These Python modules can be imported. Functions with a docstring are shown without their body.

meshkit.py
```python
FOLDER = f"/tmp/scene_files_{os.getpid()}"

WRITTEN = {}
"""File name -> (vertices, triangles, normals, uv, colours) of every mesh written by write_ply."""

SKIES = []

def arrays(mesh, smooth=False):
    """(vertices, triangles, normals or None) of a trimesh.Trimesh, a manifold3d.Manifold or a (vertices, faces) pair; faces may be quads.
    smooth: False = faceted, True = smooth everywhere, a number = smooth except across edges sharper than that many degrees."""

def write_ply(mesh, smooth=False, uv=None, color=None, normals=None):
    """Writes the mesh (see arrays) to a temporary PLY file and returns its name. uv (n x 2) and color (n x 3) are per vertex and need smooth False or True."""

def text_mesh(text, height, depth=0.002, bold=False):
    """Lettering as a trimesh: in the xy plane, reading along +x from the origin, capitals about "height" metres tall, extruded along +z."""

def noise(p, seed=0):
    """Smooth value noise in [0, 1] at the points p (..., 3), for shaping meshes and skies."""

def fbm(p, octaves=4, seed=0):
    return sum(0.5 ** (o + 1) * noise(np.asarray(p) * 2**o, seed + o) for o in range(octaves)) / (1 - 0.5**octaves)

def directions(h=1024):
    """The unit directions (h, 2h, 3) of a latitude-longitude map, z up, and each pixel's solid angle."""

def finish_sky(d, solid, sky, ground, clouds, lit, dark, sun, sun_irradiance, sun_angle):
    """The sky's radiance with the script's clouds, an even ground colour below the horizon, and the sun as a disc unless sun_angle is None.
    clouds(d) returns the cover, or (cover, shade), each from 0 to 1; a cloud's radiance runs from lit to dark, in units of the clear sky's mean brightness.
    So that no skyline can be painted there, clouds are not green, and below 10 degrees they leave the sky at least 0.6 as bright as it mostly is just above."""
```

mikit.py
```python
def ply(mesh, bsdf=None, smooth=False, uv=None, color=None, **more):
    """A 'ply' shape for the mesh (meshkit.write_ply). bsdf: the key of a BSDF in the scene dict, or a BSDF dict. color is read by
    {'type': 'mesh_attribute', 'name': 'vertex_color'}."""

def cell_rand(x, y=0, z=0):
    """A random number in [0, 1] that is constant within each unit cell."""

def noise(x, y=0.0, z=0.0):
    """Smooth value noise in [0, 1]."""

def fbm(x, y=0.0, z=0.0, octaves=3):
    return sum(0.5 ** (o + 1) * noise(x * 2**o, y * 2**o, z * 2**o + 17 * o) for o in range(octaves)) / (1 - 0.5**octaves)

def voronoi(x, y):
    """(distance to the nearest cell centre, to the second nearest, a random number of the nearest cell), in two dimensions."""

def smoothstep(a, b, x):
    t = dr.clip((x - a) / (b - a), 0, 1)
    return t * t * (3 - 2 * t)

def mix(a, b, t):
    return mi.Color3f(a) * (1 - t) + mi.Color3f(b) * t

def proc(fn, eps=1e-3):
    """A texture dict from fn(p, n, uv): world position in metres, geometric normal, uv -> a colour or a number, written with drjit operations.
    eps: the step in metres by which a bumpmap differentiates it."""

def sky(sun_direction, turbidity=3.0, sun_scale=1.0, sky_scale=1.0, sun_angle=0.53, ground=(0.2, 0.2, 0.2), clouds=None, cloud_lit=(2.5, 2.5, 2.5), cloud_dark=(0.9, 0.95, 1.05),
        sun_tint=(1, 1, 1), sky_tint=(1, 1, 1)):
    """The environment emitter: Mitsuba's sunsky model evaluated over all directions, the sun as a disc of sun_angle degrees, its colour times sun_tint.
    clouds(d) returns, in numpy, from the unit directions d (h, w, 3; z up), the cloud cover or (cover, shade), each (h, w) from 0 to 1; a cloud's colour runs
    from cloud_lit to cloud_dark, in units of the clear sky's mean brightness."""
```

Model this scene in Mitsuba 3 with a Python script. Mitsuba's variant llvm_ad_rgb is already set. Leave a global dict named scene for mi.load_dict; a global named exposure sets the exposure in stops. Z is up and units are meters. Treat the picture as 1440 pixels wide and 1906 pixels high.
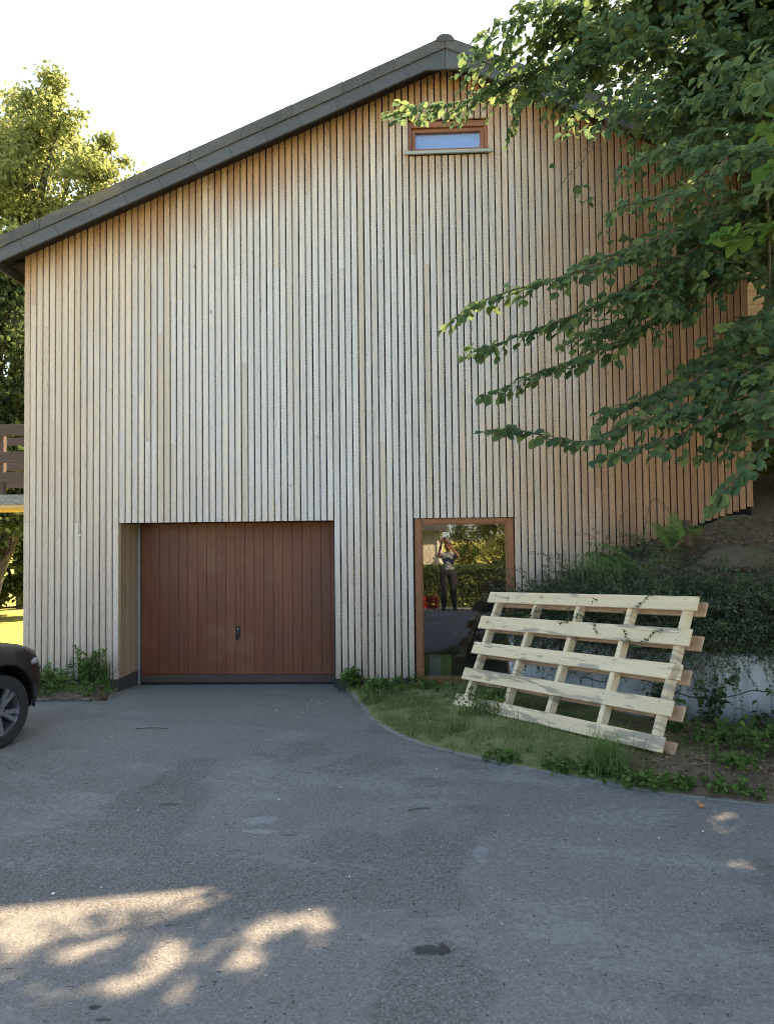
import math, random
import numpy as np, trimesh, shapely, drjit as dr, mitsuba as mi
from shapely.geometry import Polygon, LineString, box as sbox
from trimesh.creation import extrude_polygon
import mikit, meshkit
from mikit import noise, fbm, voronoi, smoothstep, mix, proc, cell_rand
T = mi.ScalarTransform4f
rng = np.random.default_rng(11)
scene, labels = {}, {}

# ------------------------------------------------------------------ camera, sky, exposure
CAM = np.array([0.0, 0.0, 1.77])
FWD, UP = [-0.0463, 0.9983, 0.0357], [0.0134, -0.0352, 0.9993]
scene['camera'] = {'type': 'perspective', 'fov': math.degrees(2 * math.atan(720 / 1400)), 'fov_axis': 'x', 'near_clip': 0.05, 'far_clip': 900.0,
                   'to_world': T().look_at(origin=CAM.tolist(), target=(CAM + FWD).tolist(), up=UP)}
SUN = np.array([0.65, 0.742, 1.0])
def haze_clouds(d):
    n = meshkit.fbm(d * np.array([2.2, 2.2, 4.0]), 4, 7)
    near = .5 + .5 * (d @ (SUN / np.linalg.norm(SUN)))
    return np.clip(.02 + .50 * near ** 3 + .25 * (n - .5), 0, 1), 0.15 + 0 * n
scene['sky'] = mikit.sky(SUN.tolist(), turbidity=4.0, sun_scale=1.2, sky_scale=1.0, sun_tint=(1.0, 0.92, 0.78), sky_tint=(1.09, 1.0, 0.865), clouds=haze_clouds, cloud_lit=(1.75, 1.72, 1.62), cloud_dark=(0.95, 0.96, 1.0), ground=(0.18, 0.18, 0.15))
exposure = 3.78

# ------------------------------------------------------------------ helpers
def C3(r, g, b): return mi.Color3f(r, g, b)
def mat(name, fn=None, rough=0.7, spec=0.3, bump=None, bump_scale=1.0, two=True, eps=1e-3, **kw):
    b = {'type': 'principled', 'base_color': proc(fn) if callable(fn) else {'type': 'rgb', 'value': list(fn)}, 'roughness': rough, 'specular': spec, **kw}
    if bump is not None:
        b = {'type': 'bumpmap', 'arbitrary': proc(bump, eps), 'scale': bump_scale, 'bsdf': b}
    scene[name] = {'type': 'twosided', 'bsdf': b} if two else b
    return name
def leafmat(name, fn, diff=1.1, rough=0.45, st=0.0):
    scene[name] = {'type': 'principledthin', 'base_color': proc(fn), 'roughness': rough, 'diff_trans': diff, 'eta': 1.5, 'spec_trans': st}
    return name
_used = {}
def key(base):
    n = _used.get(base, 0); _used[base] = n + 1
    return base if n == 0 else f'{base}_{n:03d}'
def put(name, mesh, m, parent=None, smooth=False, uv=None, color=None, label=None, kind=None, **kw):
    k = key((parent + '__' if parent else '') + name)
    scene[k] = mikit.ply(mesh, m, smooth=smooth, uv=uv, color=color, **kw)
    if label: labels.setdefault(k, {})['label'] = label
    if kind: labels.setdefault(k, {})['kind'] = kind
    return k
def thing(name, label, cat, group=None):
    k = key(name); labels[k] = {'label': label, 'category': cat}
    if group: labels[k]['group'] = group
    return k
def tag(k, label, cat, group=None):
    labels[k] = {**labels.get(k, {}), 'label': label, 'category': cat}
    if group: labels[k]['group'] = group
def V(*a): return np.array(a, float)
def unit(v): v = np.asarray(v, float); return v / (np.linalg.norm(v, axis=-1, keepdims=True) + 1e-12)
def box(x0, x1, y0, y1, z0, z1):
    m = trimesh.creation.box(extents=(x1 - x0, y1 - y0, z1 - z0)); m.apply_translation(((x0 + x1) / 2, (y0 + y1) / 2, (z0 + z1) / 2)); return m
def bevel(sx, sy, sz, b=0.004):
    p = []
    for i in (-1, 1):
        for j in (-1, 1):
            for k in (-1, 1):
                c = V(i * sx / 2, j * sy / 2, k * sz / 2)
                for a in range(3):
                    q = c.copy()
                    for d in range(3):
                        if d != a: q[d] -= np.sign(q[d]) * b
                    p.append(q)
    return trimesh.convex.convex_hull(np.array(p))
def bbox(x0, x1, y0, y1, z0, z1, b=0.004):
    m = bevel(x1 - x0, y1 - y0, z1 - z0, b); m.apply_translation(((x0 + x1) / 2, (y0 + y1) / 2, (z0 + z1) / 2)); return m
def frame_to(m, o, ex, ey, ez):
    M = np.eye(4); M[:3, 0], M[:3, 1], M[:3, 2], M[:3, 3] = ex, ey, ez, o
    m = m.copy(); m.apply_transform(M); return m
def cat(ms): return trimesh.util.concatenate(ms)
def polyface(poly, z=0.0):
    v, f = trimesh.creation.triangulate_polygon(poly, engine='earcut')
    m = trimesh.Trimesh(np.c_[v, np.full(len(v), z)], f, process=False)
    if m.face_normals[:, 2].mean() < 0: m.invert()
    return m
def xz_extrude(poly, y0, y1):
    """polygon in (x, z) extruded from y0 to y1"""
    m = extrude_polygon(poly, y1 - y0, engine='earcut')
    v = m.vertices.copy(); m.vertices = np.c_[v[:, 0], y1 - v[:, 2], v[:, 1]]
    m.fix_normals(); return m
def tube(pts, radii, sides=6, cap=True):
    p = np.asarray(pts, float); n = len(p); r = np.broadcast_to(radii, (n,)).astype(float)
    t = unit(np.gradient(p, axis=0))
    a = np.cross(t, np.where(np.abs(t[:, 2:]) < 0.9, [0, 0, 1.0], [1.0, 0, 0])); a = unit(a); b = np.cross(t, a)
    ang = np.arange(sides) * 2 * np.pi / sides
    v = (p[:, None] + r[:, None, None] * (np.cos(ang)[None, :, None] * a[:, None] + np.sin(ang)[None, :, None] * b[:, None])).reshape(-1, 3)
    i, j = np.meshgrid(np.arange(n - 1), np.arange(sides), indexing='ij')
    q = np.stack([i * sides + j, i * sides + (j + 1) % sides, (i + 1) * sides + (j + 1) % sides, (i + 1) * sides + j], -1).reshape(-1, 4)
    f = np.vstack([q[:, [0, 1, 2]], q[:, [0, 2, 3]]])
    if cap:
        v = np.vstack([v, p[0], p[-1]]); k = np.arange(sides)
        f = np.vstack([f, np.stack([(k + 1) % sides, k, k * 0 + n * sides], 1), np.stack([(n - 1) * sides + k, (n - 1) * sides + (k + 1) % sides, k * 0 + n * sides + 1], 1)])
    return trimesh.Trimesh(v, f, process=False)
def bez(pts, n):
    """smooth curve through the points (Catmull-Rom)"""
    P = np.asarray(pts, float); P = np.vstack([2 * P[0] - P[1], P, 2 * P[-1] - P[-2]])
    m = len(P) - 3; out = []
    for s in np.linspace(0, m - 1e-9, n):
        i = int(s); t = s - i; a, b, c, d = P[i:i + 4]
        out.append(0.5 * (2 * b + (c - a) * t + (2 * a - 5 * b + 4 * c - d) * t * t + (3 * b - a - 3 * c + d) * t ** 3))
    return np.array(out)
LEAF = {
 'leaf': (np.array([[0, 0, 0], [.22, .30, .05], [.58, .34, .07], [1, 0, -.10], [.58, -.34, .07], [.22, -.30, .05], [.5, 0, -.0]]),
          np.array([[0, 6, 1], [1, 6, 2], [2, 6, 3], [3, 6, 4], [4, 6, 5], [5, 6, 0]])),
 'round': (np.array([[0, 0, 0], [.15, .36, .03], [.55, .48, .06], [.9, .26, .0], [1, 0, -.06], [.9, -.26, .0], [.55, -.48, .06], [.15, -.36, .03], [.5, 0, -.03]]),
           np.array([[0, 8, 1], [1, 8, 2], [2, 8, 3], [3, 8, 4], [4, 8, 5], [5, 8, 6], [6, 8, 7], [7, 8, 0]])),
 'hazel': (np.array([[0, 0, 0], [.18, .34, .03], [.52, .43, .05], [.80, .26, .0], [1, 0, -.09], [.80, -.26, .0], [.52, -.43, .05], [.18, -.34, .03], [.5, 0, -.03]]),
           np.array([[0, 8, 1], [1, 8, 2], [2, 8, 3], [3, 8, 4], [4, 8, 5], [5, 8, 6], [6, 8, 7], [7, 8, 0]])),
 'quad': (np.array([[0, 0, 0], [.45, .36, .06], [1, 0, 0], [.45, -.36, .06]]), np.array([[0, 2, 1], [0, 3, 2]])),
 'needle': (np.array([[0, .06, 0], [0, -.06, 0], [.45, .075, .03], [.45, -.075, .03], [1, 0, -.08]]), np.array([[0, 1, 2], [1, 3, 2], [2, 3, 4]])),
}
def leaves(pos, along, nrm, size, kind='leaf', r=None):
    """many leaves as (vertices, faces, uv); uv = (a random number of the leaf, another)"""
    tv, tf = LEAF[kind]; n = len(pos)
    a = unit(along); b = unit(np.cross(nrm, a)); c = np.cross(a, b)
    s = np.broadcast_to(size, (n,))[:, None, None]; cu = rng.uniform(-.4, 2.6, (n, 1, 1)) if kind in ('leaf', 'round', 'hazel') else 1.0
    v = pos[:, None] + s * (tv[None, :, 0:1] * a[:, None] + tv[None, :, 1:2] * b[:, None] + cu * tv[None, :, 2:3] * c[:, None])
    f = tf[None] + (np.arange(n) * len(tv))[:, None, None]
    r = rng.random((n, 2)) if r is None else r
    return v.reshape(-1, 3), f.reshape(-1, 3), np.repeat(r, len(tv), 0)
def join_leaves(L):
    vs, fs, us, at = [], [], [], 0
    for v, f, u in L:
        vs.append(v); fs.append(f + at); us.append(u); at += len(v)
    return trimesh.Trimesh(np.vstack(vs), np.vstack(fs), process=False), np.vstack(us)
def rand_dirs(n, g=rng): return unit(g.normal(size=(n, 3)))

# ------------------------------------------------------------------ materials
RX, RZ, RS = 0.345, 7.49, 0.415          # ridge x, soffit apex height, roof slope
def slat_col(p, n, uv):
    r, r2 = uv.x, uv.y
    grain = noise(p.x * 190, p.y * 190, p.z * 2.4 + r * 97)
    g2 = noise(p.x * 45, p.y * 45, p.z * 0.8 + r2 * 53)
    big = fbm(p.x * 1.1, 3.0, p.z * 0.8)
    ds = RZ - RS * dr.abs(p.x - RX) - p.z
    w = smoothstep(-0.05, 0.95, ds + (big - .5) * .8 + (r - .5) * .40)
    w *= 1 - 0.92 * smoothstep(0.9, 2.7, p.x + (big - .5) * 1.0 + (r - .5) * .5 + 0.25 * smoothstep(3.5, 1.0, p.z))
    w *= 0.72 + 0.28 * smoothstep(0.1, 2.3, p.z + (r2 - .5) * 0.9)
    sx = smoothstep(-.35, -.1, p.x) * smoothstep(1.1, .85, p.x)
    w *= 1 - 0.5 * sx * smoothstep(6.05, 6.4, p.z + (r - .5) * .2) * smoothstep(6.6, 6.45, p.z)
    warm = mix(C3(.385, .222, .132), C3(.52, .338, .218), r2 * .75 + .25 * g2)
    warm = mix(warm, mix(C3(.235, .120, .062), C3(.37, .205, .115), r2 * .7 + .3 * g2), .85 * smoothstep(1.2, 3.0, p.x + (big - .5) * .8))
    cen = smoothstep(3.4, 1.1, dr.sqrt(dr.square((p.x + 1.0) / 1.15) + dr.square(p.z - 4.0)) + (big - .5) * 1.2 + (r - .5) * 1.0)
    silv = mix(mix(C3(.60, .485, .385), C3(.70, .595, .495), r), mix(C3(.63, .60, .59), C3(.71, .695, .70), r), cen)
    silv = mix(silv, C3(.56, .45, .33), .5 * smoothstep(.80, .98, r2))
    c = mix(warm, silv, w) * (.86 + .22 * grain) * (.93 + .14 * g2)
    kn = noise(p.x * 30 + r * 40, r2 * 91, p.z * 7)
    spl = smoothstep(.55, .12, p.z + .35 * (g2 - .5))
    c = mix(c, C3(.27, .22, .165), .38 * spl)
    return c * (1 - .45 * smoothstep(.93, .985, kn))
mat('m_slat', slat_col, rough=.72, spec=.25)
def reveal_col(p, n, uv):
    g = noise(p.x * 90, p.y * 150, p.z * 2.2 + uv.x * 40)
    return mix(C3(.27, .18, .105), C3(.44, .32, .20), .6 * uv.x + .4 * g)
mat('m_reveal', reveal_col, rough=.7)
def garage_col(p, n, uv):
    g = noise(p.x * 170, 2., p.z * 2.0 + uv.x * 71)
    g2 = fbm(p.x * 25 + uv.x * 31, 1., p.z * 1.6 + uv.y * 9)
    blot = fbm(p.x * 2.2, 7., p.z * 2.0)
    c = mix(C3(.118, .034, .015), C3(.225, .070, .029), dr.clip(.25 * uv.x + .35 * g + .45 * g2, 0, 1))
    c = mix(c, C3(.135, .052, .030), .4 * smoothstep(.55, .8, blot) + .25 * smoothstep(.35, .0, p.z))
    return mix(c, C3(.23, .105, .045), .5 * smoothstep(.42, .2, blot))
mat('m_garage', garage_col, rough=.45, spec=.5)
mat('m_kick', lambda p, n, uv: mix(C3(.075, .052, .045), C3(.11, .075, .06), fbm(p.x * 6, p.z * 30)), rough=.55)
def frame_col(p, n, uv):
    g = noise(p.x * 60, p.y * 60, p.z * 6) * .5 + .5 * noise(p.x * 8, 3., p.z * 60)
    return mix(C3(.22, .080, .032), C3(.34, .145, .062), g)
mat('m_frame', frame_col, rough=.45, spec=.5)
mat('m_membrane', (.014, .014, .016), rough=.9, spec=.1)
mat('m_metal', lambda p, n, uv: mix(C3(.42, .44, .45), C3(.55, .57, .57), fbm(p.x * 9, p.y * 9, p.z * 4)), rough=.4, metallic=.6)
mat('m_sill', lambda p, n, uv: mix(C3(.34, .36, .33), C3(.46, .48, .45), fbm(p.x * 9, p.y * 30, p.z * 30)), rough=.5)
mat('m_black', (.018, .018, .019), rough=.35, spec=.5)
mat('m_darkplinth', lambda p, n, uv: mix(C3(.05, .048, .045), C3(.09, .085, .075), fbm(p.x * 7, p.y * 7, p.z * 9)), rough=.9)
def roof_col(p, n, uv):
    f1 = fbm(p.x * 9, p.y * 9, p.z * 9, octaves=4)
    c = mix(C3(.070, .073, .080), C3(.125, .124, .124), f1) * (.8 + .4 * uv.x)
    lich = fbm(p.x * 3 + 11, p.y * 3, p.z * 5, octaves=4)
    return mix(c, C3(.22, .18, .10), .55 * smoothstep(.52, .72, lich) * smoothstep(0.2, -5.5, p.x))
mat('m_verge', roof_col, rough=.7)
mat('m_fascia', lambda p, n, uv: mix(C3(.075, .080, .092), C3(.105, .110, .125), fbm(p.x * 5, p.y * 5, p.z * 20)) * (.85 + .3 * uv.x), rough=.5)
mat('m_soffit', lambda p, n, uv: mix(C3(.030, .024, .026), C3(.045, .036, .036), fbm(p.x * 30, p.y * 3, p.z * 30)), rough=.8)
scene['m_glass'] = {'type': 'thindielectric', 'int_ior': 1.62}
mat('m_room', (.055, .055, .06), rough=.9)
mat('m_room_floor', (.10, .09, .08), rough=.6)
mat('m_plaster', lambda p, n, uv: mix(C3(.55, .50, .42), C3(.64, .59, .51), fbm(p.x * 2, p.y * 2, p.z * 2)), rough=.9)
def pallet_col(p, n, uv):
    # grain runs along the board direction E
    s = p.x * 0.5709 + p.y * -0.8201 + p.z * 0.039
    t = p.x * 0.36 + p.y * 0.26 + p.z * 0.9
    d = p.x * .82 + p.y * .57
    g = noise(s * 3.0 + uv.x * 33, t * 75, d * 60 + uv.y * 17)
    g2 = fbm(s * 2.2 + uv.x * 51, t * 16, d * 12 + uv.y * 7)
    c = mix(C3(.72, .53, .315), C3(.87, .72, .49), .45 * g + .55 * g2) * (.88 + .2 * uv.y)
    k = noise(s * 5 + uv.x * 77, t * 14 + uv.y * 40, 3.)
    c = mix(c, C3(.40, .23, .11), .7 * smoothstep(.90, .97, k))
    gr = fbm(s * 1.6 + uv.y * 91, t * 14 + uv.x * 10, 9., octaves=4) + .35 * (noise(s * 9 + uv.x * 9, t * 60, 1.) - .5)
    return mix(c, C3(.16, .15, .145), .55 * smoothstep(.55, .72, gr))
mat('m_pallet', pallet_col, rough=.75)
mat('m_pallet_rough', lambda p, n, uv: mix(C3(.38, .235, .14), C3(.58, .41, .265), fbm(p.x * 14, p.y * 14, p.z * 14 + uv.x * 20)), rough=.85)
def asphalt_col(p, n, uv):
    g = noise(p.x * 170, p.y * 170); g2 = noise(p.x * 70 + 9, p.y * 70)
    big = fbm(p.x * .7, p.y * .9 + 5, 0., octaves=4); mid = fbm(p.x * 3.1, p.y * 3.6, 2., octaves=4)
    c = mix(C3(.118, .115, .112), C3(.166, .162, .158), big * .5 + mid * .5)
    g3 = noise(p.x * 110 + 5, p.y * 110 + 3)
    c *= .58 + .42 * g + .22 * g2 + .28 * g3
    c = c * (1 - .35 * smoothstep(.60, .66, fbm(p.x * 1.1 + 3, p.y * 1.0, 8., octaves=4)) * smoothstep(.4, .6, g3))
    c = mix(c, C3(.42, .42, .42), .45 * smoothstep(.90, .97, noise(p.x * 95 + 31, p.y * 95)))
    c = mix(c, C3(.022, .022, .024), .75 * smoothstep(.90, .97, noise(p.x * 60 + 77, p.y * 60)))
    # pale chalky scuffs, stretched
    ch = fbm(p.x * 1.7 + 40, p.y * 4.2 + .8 * p.x, 7., octaves=4) * (.55 + .45 * noise(p.x * 40, p.y * 40, 3.))
    c = mix(c, C3(.25, .265, .275), .30 * smoothstep(.42, .66, ch))
    # browner and darker towards the garage
    c = mix(c, C3(.125, .118, .10), .5 * smoothstep(6.6, 8.6, p.y + (mid - .5) * 1.5))
    rag = fbm(p.x * 26, p.y * 30, 5., octaves=3)
    def spot(x, y, a, b, s):
        d = dr.square((p.x - x) / a) + dr.square((p.y - y) / b) + (mid - .5) * 2.4 + (rag - .5) * 3.2
        return s * smoothstep(1.6, .2, d)
    for q in ((.02, 3.30, .065, .036, .8), (1.02, 2.98, .08, .04, .22), (-.05, 3.62, .05, .02, .15), (-1.72, 5.05, .07, .03, .5), (-.82, 4.55, .05, .03, .5), (-1.27, 2.87, .024, .014, .8), (-1.2, 2.80, .028, .010, .7)):
        c = mix(c, C3(.020, .019, .022), spot(*q))
    for q in ((-1.05, 4.78, .10, .06, .28), (-1.02, 4.60, .10, .035, .32), (1.3, 3.45, .22, .04, .12), (.75, 3.2, .2, .04, .12), (.1, 3.55, .12, .04, .12), (.30, 4.3, .05, .12, .25)):
        c = mix(c, C3(.33, .36, .39), spot(*q))
    return c
def asphalt_bump(p, n, uv): return noise(p.x * 110, p.y * 110) * .003 + noise(p.x * 40, p.y * 40) * .002 + .012 * fbm(p.x * 1.5, p.y * 1.5)
mat('m_asphalt', asphalt_col, rough=.75, spec=.35, bump=asphalt_bump, bump_scale=1.0, eps=.003)
mat('m_kerb', lambda p, n, uv: mix(C3(.12, .115, .10), C3(.25, .24, .22), fbm(p.x * 14, p.y * 14, p.z * 14, octaves=4)), rough=.9)
def lawn_col(p, n, uv):
    f1 = fbm(p.x * 3, p.y * 3, 1., octaves=4); f2 = fbm(p.x * 18, p.y * 18, 4., octaves=3)
    grass = mix(C3(.11, .135, .050), C3(.21, .22, .095), f1 * .5 + f2 * .5)
    soil = mix(C3(.075, .056, .042), C3(.18, .135, .095), f2)
    e = p.x * .6 - (p.y - 6.2) * .42 + (f1 - .5) * 1.6      # bare earth towards the right and along the wall
    k = smoothstep(.75, 1.45, e)
    return mix(grass, soil, dr.clip(k + .35 * smoothstep(.55, .75, f2), 0, 1))
mat('m_lawn', lawn_col, rough=.95, spec=.1, bump=lambda p, n, uv: .02 * fbm(p.x * 22, p.y * 22), eps=.004)
def soil_col(p, n, uv):
    f1 = fbm(p.x * 2.2, p.y * 2.2, p.z * 2.2, octaves=4); f2 = fbm(p.x * 24, p.y * 24, p.z * 24)
    c = mix(C3(.070, .052, .038), C3(.20, .155, .115), f2 * .6 + f1 * .4)
    return mix(c, C3(.075, .095, .038), .7 * smoothstep(.52, .68, f1))
mat('m_soil', soil_col, rough=.95, spec=.1, bump=lambda p, n, uv: .03 * fbm(p.x * 14, p.y * 14, p.z * 14), eps=.004)
mat('m_meadow', lambda p, n, uv: mix(C3(.19, .20, .045), C3(.30, .27, .075), fbm(p.x * 1.2, p.y * 1.2, 0., octaves=4)) * (.75 + .5 * noise(p.x * 25, p.y * 25)), rough=.95, spec=.1)
def conc_col(p, n, uv):
    st = fbm(p.x * 26 + p.y * 26, 0., p.z * 1.3, octaves=3); f = fbm(p.x * 5, p.y * 5, p.z * 5, octaves=4)
    c = mix(C3(.24, .25, .26), C3(.80, .80, .79), dr.clip((.65 * st + .35 * f - .5) * 1.25 + .55, 0, 1))
    c = mix(c, C3(.70, .73, .76), .5 * smoothstep(.5, .7, fbm(p.x * 2 + 7, p.y * 2, p.z * 3)))
    c = mix(c, C3(.20, .17, .10), .8 * smoothstep(.30, .62, p.z + (f - .5) * .35 + (st - .5) * .2) * smoothstep(.3, .7, fbm(p.x * 3, p.y * 3, 5.)))
    return mix(c, C3(.13, .12, .10), .8 * smoothstep(.30, .12, p.z + (f - .5) * .2))
mat('m_concrete', conc_col, rough=.9, bump=lambda p, n, uv: .006 * fbm(p.x * 20 + p.y * 20, 1., p.z * 6, octaves=4), eps=.003)
mat('m_crack', (.03, .028, .025), rough=1.0)
leafmat('l_tuft', lambda p, n, uv: mix(C3(.10, .18, .05), C3(.25, .35, .12), uv.x), diff=.9)
mat('m_bark', lambda p, n, uv: mix(C3(.055, .045, .036), C3(.13, .11, .09), fbm(p.x * 30, p.y * 30, p.z * 8)), rough=.9)
mat('m_twig', lambda p, n, uv: mix(C3(.060, .045, .030), C3(.12, .095, .065), fbm(p.x * 40, p.y * 40, p.z * 40)), rough=.8)
leafmat('l_near', lambda p, n, uv: mix(C3(.075, .140, .082), C3(.25, .32, .11), uv.x * uv.x * .8 + .2 * uv.y), diff=1.2, rough=.40)
leafmat('l_young', lambda p, n, uv: mix(C3(.075, .16, .035), C3(.16, .23, .050), uv.x), diff=1.15, rough=.45)
leafmat('l_far', lambda p, n, uv: mix(C3(.20, .25, .085), C3(.42, .44, .18), uv.x), diff=1.1)
leafmat('l_dark', lambda p, n, uv: mix(C3(.055, .090, .038), C3(.14, .18, .070), uv.x), diff=.8)
leafmat('l_coto', lambda p, n, uv: mix(C3(.060, .095, .050), C3(.19, .23, .12), uv.x * uv.x), diff=.5, rough=.4)
leafmat('l_fern', lambda p, n, uv: mix(C3(.14, .23, .075), C3(.25, .35, .12), uv.x), diff=1.0)
leafmat('l_weed', lambda p, n, uv: mix(C3(.075, .135, .036), C3(.20, .29, .080), uv.x), diff=.9)
leafmat('l_grass', lambda p, n, uv: mix(C3(.105, .145, .045), C3(.31, .32, .14), uv.x), diff=.8)
leafmat('l_dry', lambda p, n, uv: mix(C3(.14, .09, .055), C3(.34, .23, .14), uv.x), diff=.3)
mat('m_dryleaf', lambda p, n, uv: mix(C3(.32, .15, .05), C3(.45, .25, .10), fbm(p.x * 60, p.y * 60)), rough=.8)
mat('m_brownbeam', lambda p, n, uv: mix(C3(.085, .058, .048), C3(.12, .085, .070), fbm(p.x * 3, p.y * 20, p.z * 30)), rough=.7)
mat('m_granite', lambda p, n, uv: mix(C3(.15, .15, .16), C3(.42, .42, .42), noise(p.x * 60, p.y * 60, p.z * 60)), rough=.8)
mat('m_ochre', lambda p, n, uv: mix(C3(.62, .43, .20), C3(.70, .52, .27), fbm(p.x * 4, p.y * 4)), rough=.8)
mat('m_neighbour', lambda p, n, uv: mix(C3(.62, .36, .17), C3(.74, .47, .25), fbm(p.x * .9, p.y * 4, p.z * 14)) * (.9 + .2 * uv.x), rough=.7)
mat('m_neighbrown', (.14, .07, .035), rough=.7)
mat('m_carpaint', (.020, .015, .013), rough=.25, spec=.5, clearcoat=1.0, clearcoat_gloss=.9)
mat('m_carplastic', (.016, .016, .017), rough=.6)
mat('m_cabglass', (.010, .011, .012), rough=.06, spec=.6)
mat('m_tyre', lambda p, n, uv: mix(C3(.020, .020, .021), C3(.040, .039, .038), fbm(p.x * 20, p.y * 20, p.z * 20)), rough=.8)
mat('m_alloy', (.34, .34, .36), rough=.32, metallic=.75)
mat('m_lamp', (.20, .205, .215), rough=.12, spec=.6, clearcoat=1.0)
mat('m_lamp_red', (.25, .012, .010), rough=.15, clearcoat=1.0)
mat('m_skin', (.26, .145, .10), rough=.55)
mat('m_shirt', lambda p, n, uv: mix(C3(.17, .19, .24), C3(.23, .25, .30), fbm(p.x * 14, p.y * 14, p.z * 10)), rough=.9)
mat('m_trousers', lambda p, n, uv: mix(C3(.018, .019, .024), C3(.030, .031, .036), fbm(p.x * 14, p.y * 14, p.z * 8)), rough=.9)
mat('m_hair', (.035, .022, .014), rough=.5)
mat('m_redplastic', (.30, .025, .020), rough=.4)
mat('m_basket', lambda p, n, uv: mix(C3(.22, .23, .18), C3(.10, .12, .03), smoothstep(.45, .55, noise(p.x * 22, 0., 3.))), rough=.9)
mat('m_sky_blue', (.20, .30, .62), rough=.9)  # blue of the mirrored sky, put into a plain surface colour
mat('m_white', (.72, .70, .66), rough=.8)

# ------------------------------------------------------------------ ground shapes
WALLC = bez([(1.10, 9.02), (1.24, 8.45), (1.52, 7.75), (1.98, 7.12), (2.60, 6.80), (3.6, 6.62), (5.2, 6.40), (7.5, 6.2)], 60)   # top line of the retaining wall
EDGE = bez([(-1.02, 9.55), (-.99, 9.38), (-.77, 8.43), (-.52, 7.44), (-.24, 6.80), (.05, 6.40), (.39, 6.14), (.70, 5.89), (1.06, 5.66), (1.40, 5.44), (1.71, 5.27), (2.26, 5.07), (3.4, 4.72), (5.2, 4.3), (8.5, 3.9)], 90)
wall_line, edge_line = LineString(WALLC), LineString(EDGE)
bank_poly = Polygon(list(map(tuple, WALLC)) + [(40, 5.5), (40, 60), (1.10, 60)])
lawn_side = Polygon(list(map(tuple, EDGE)) + [(8.5, 9.6), (-1.02, 9.6)])
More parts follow.
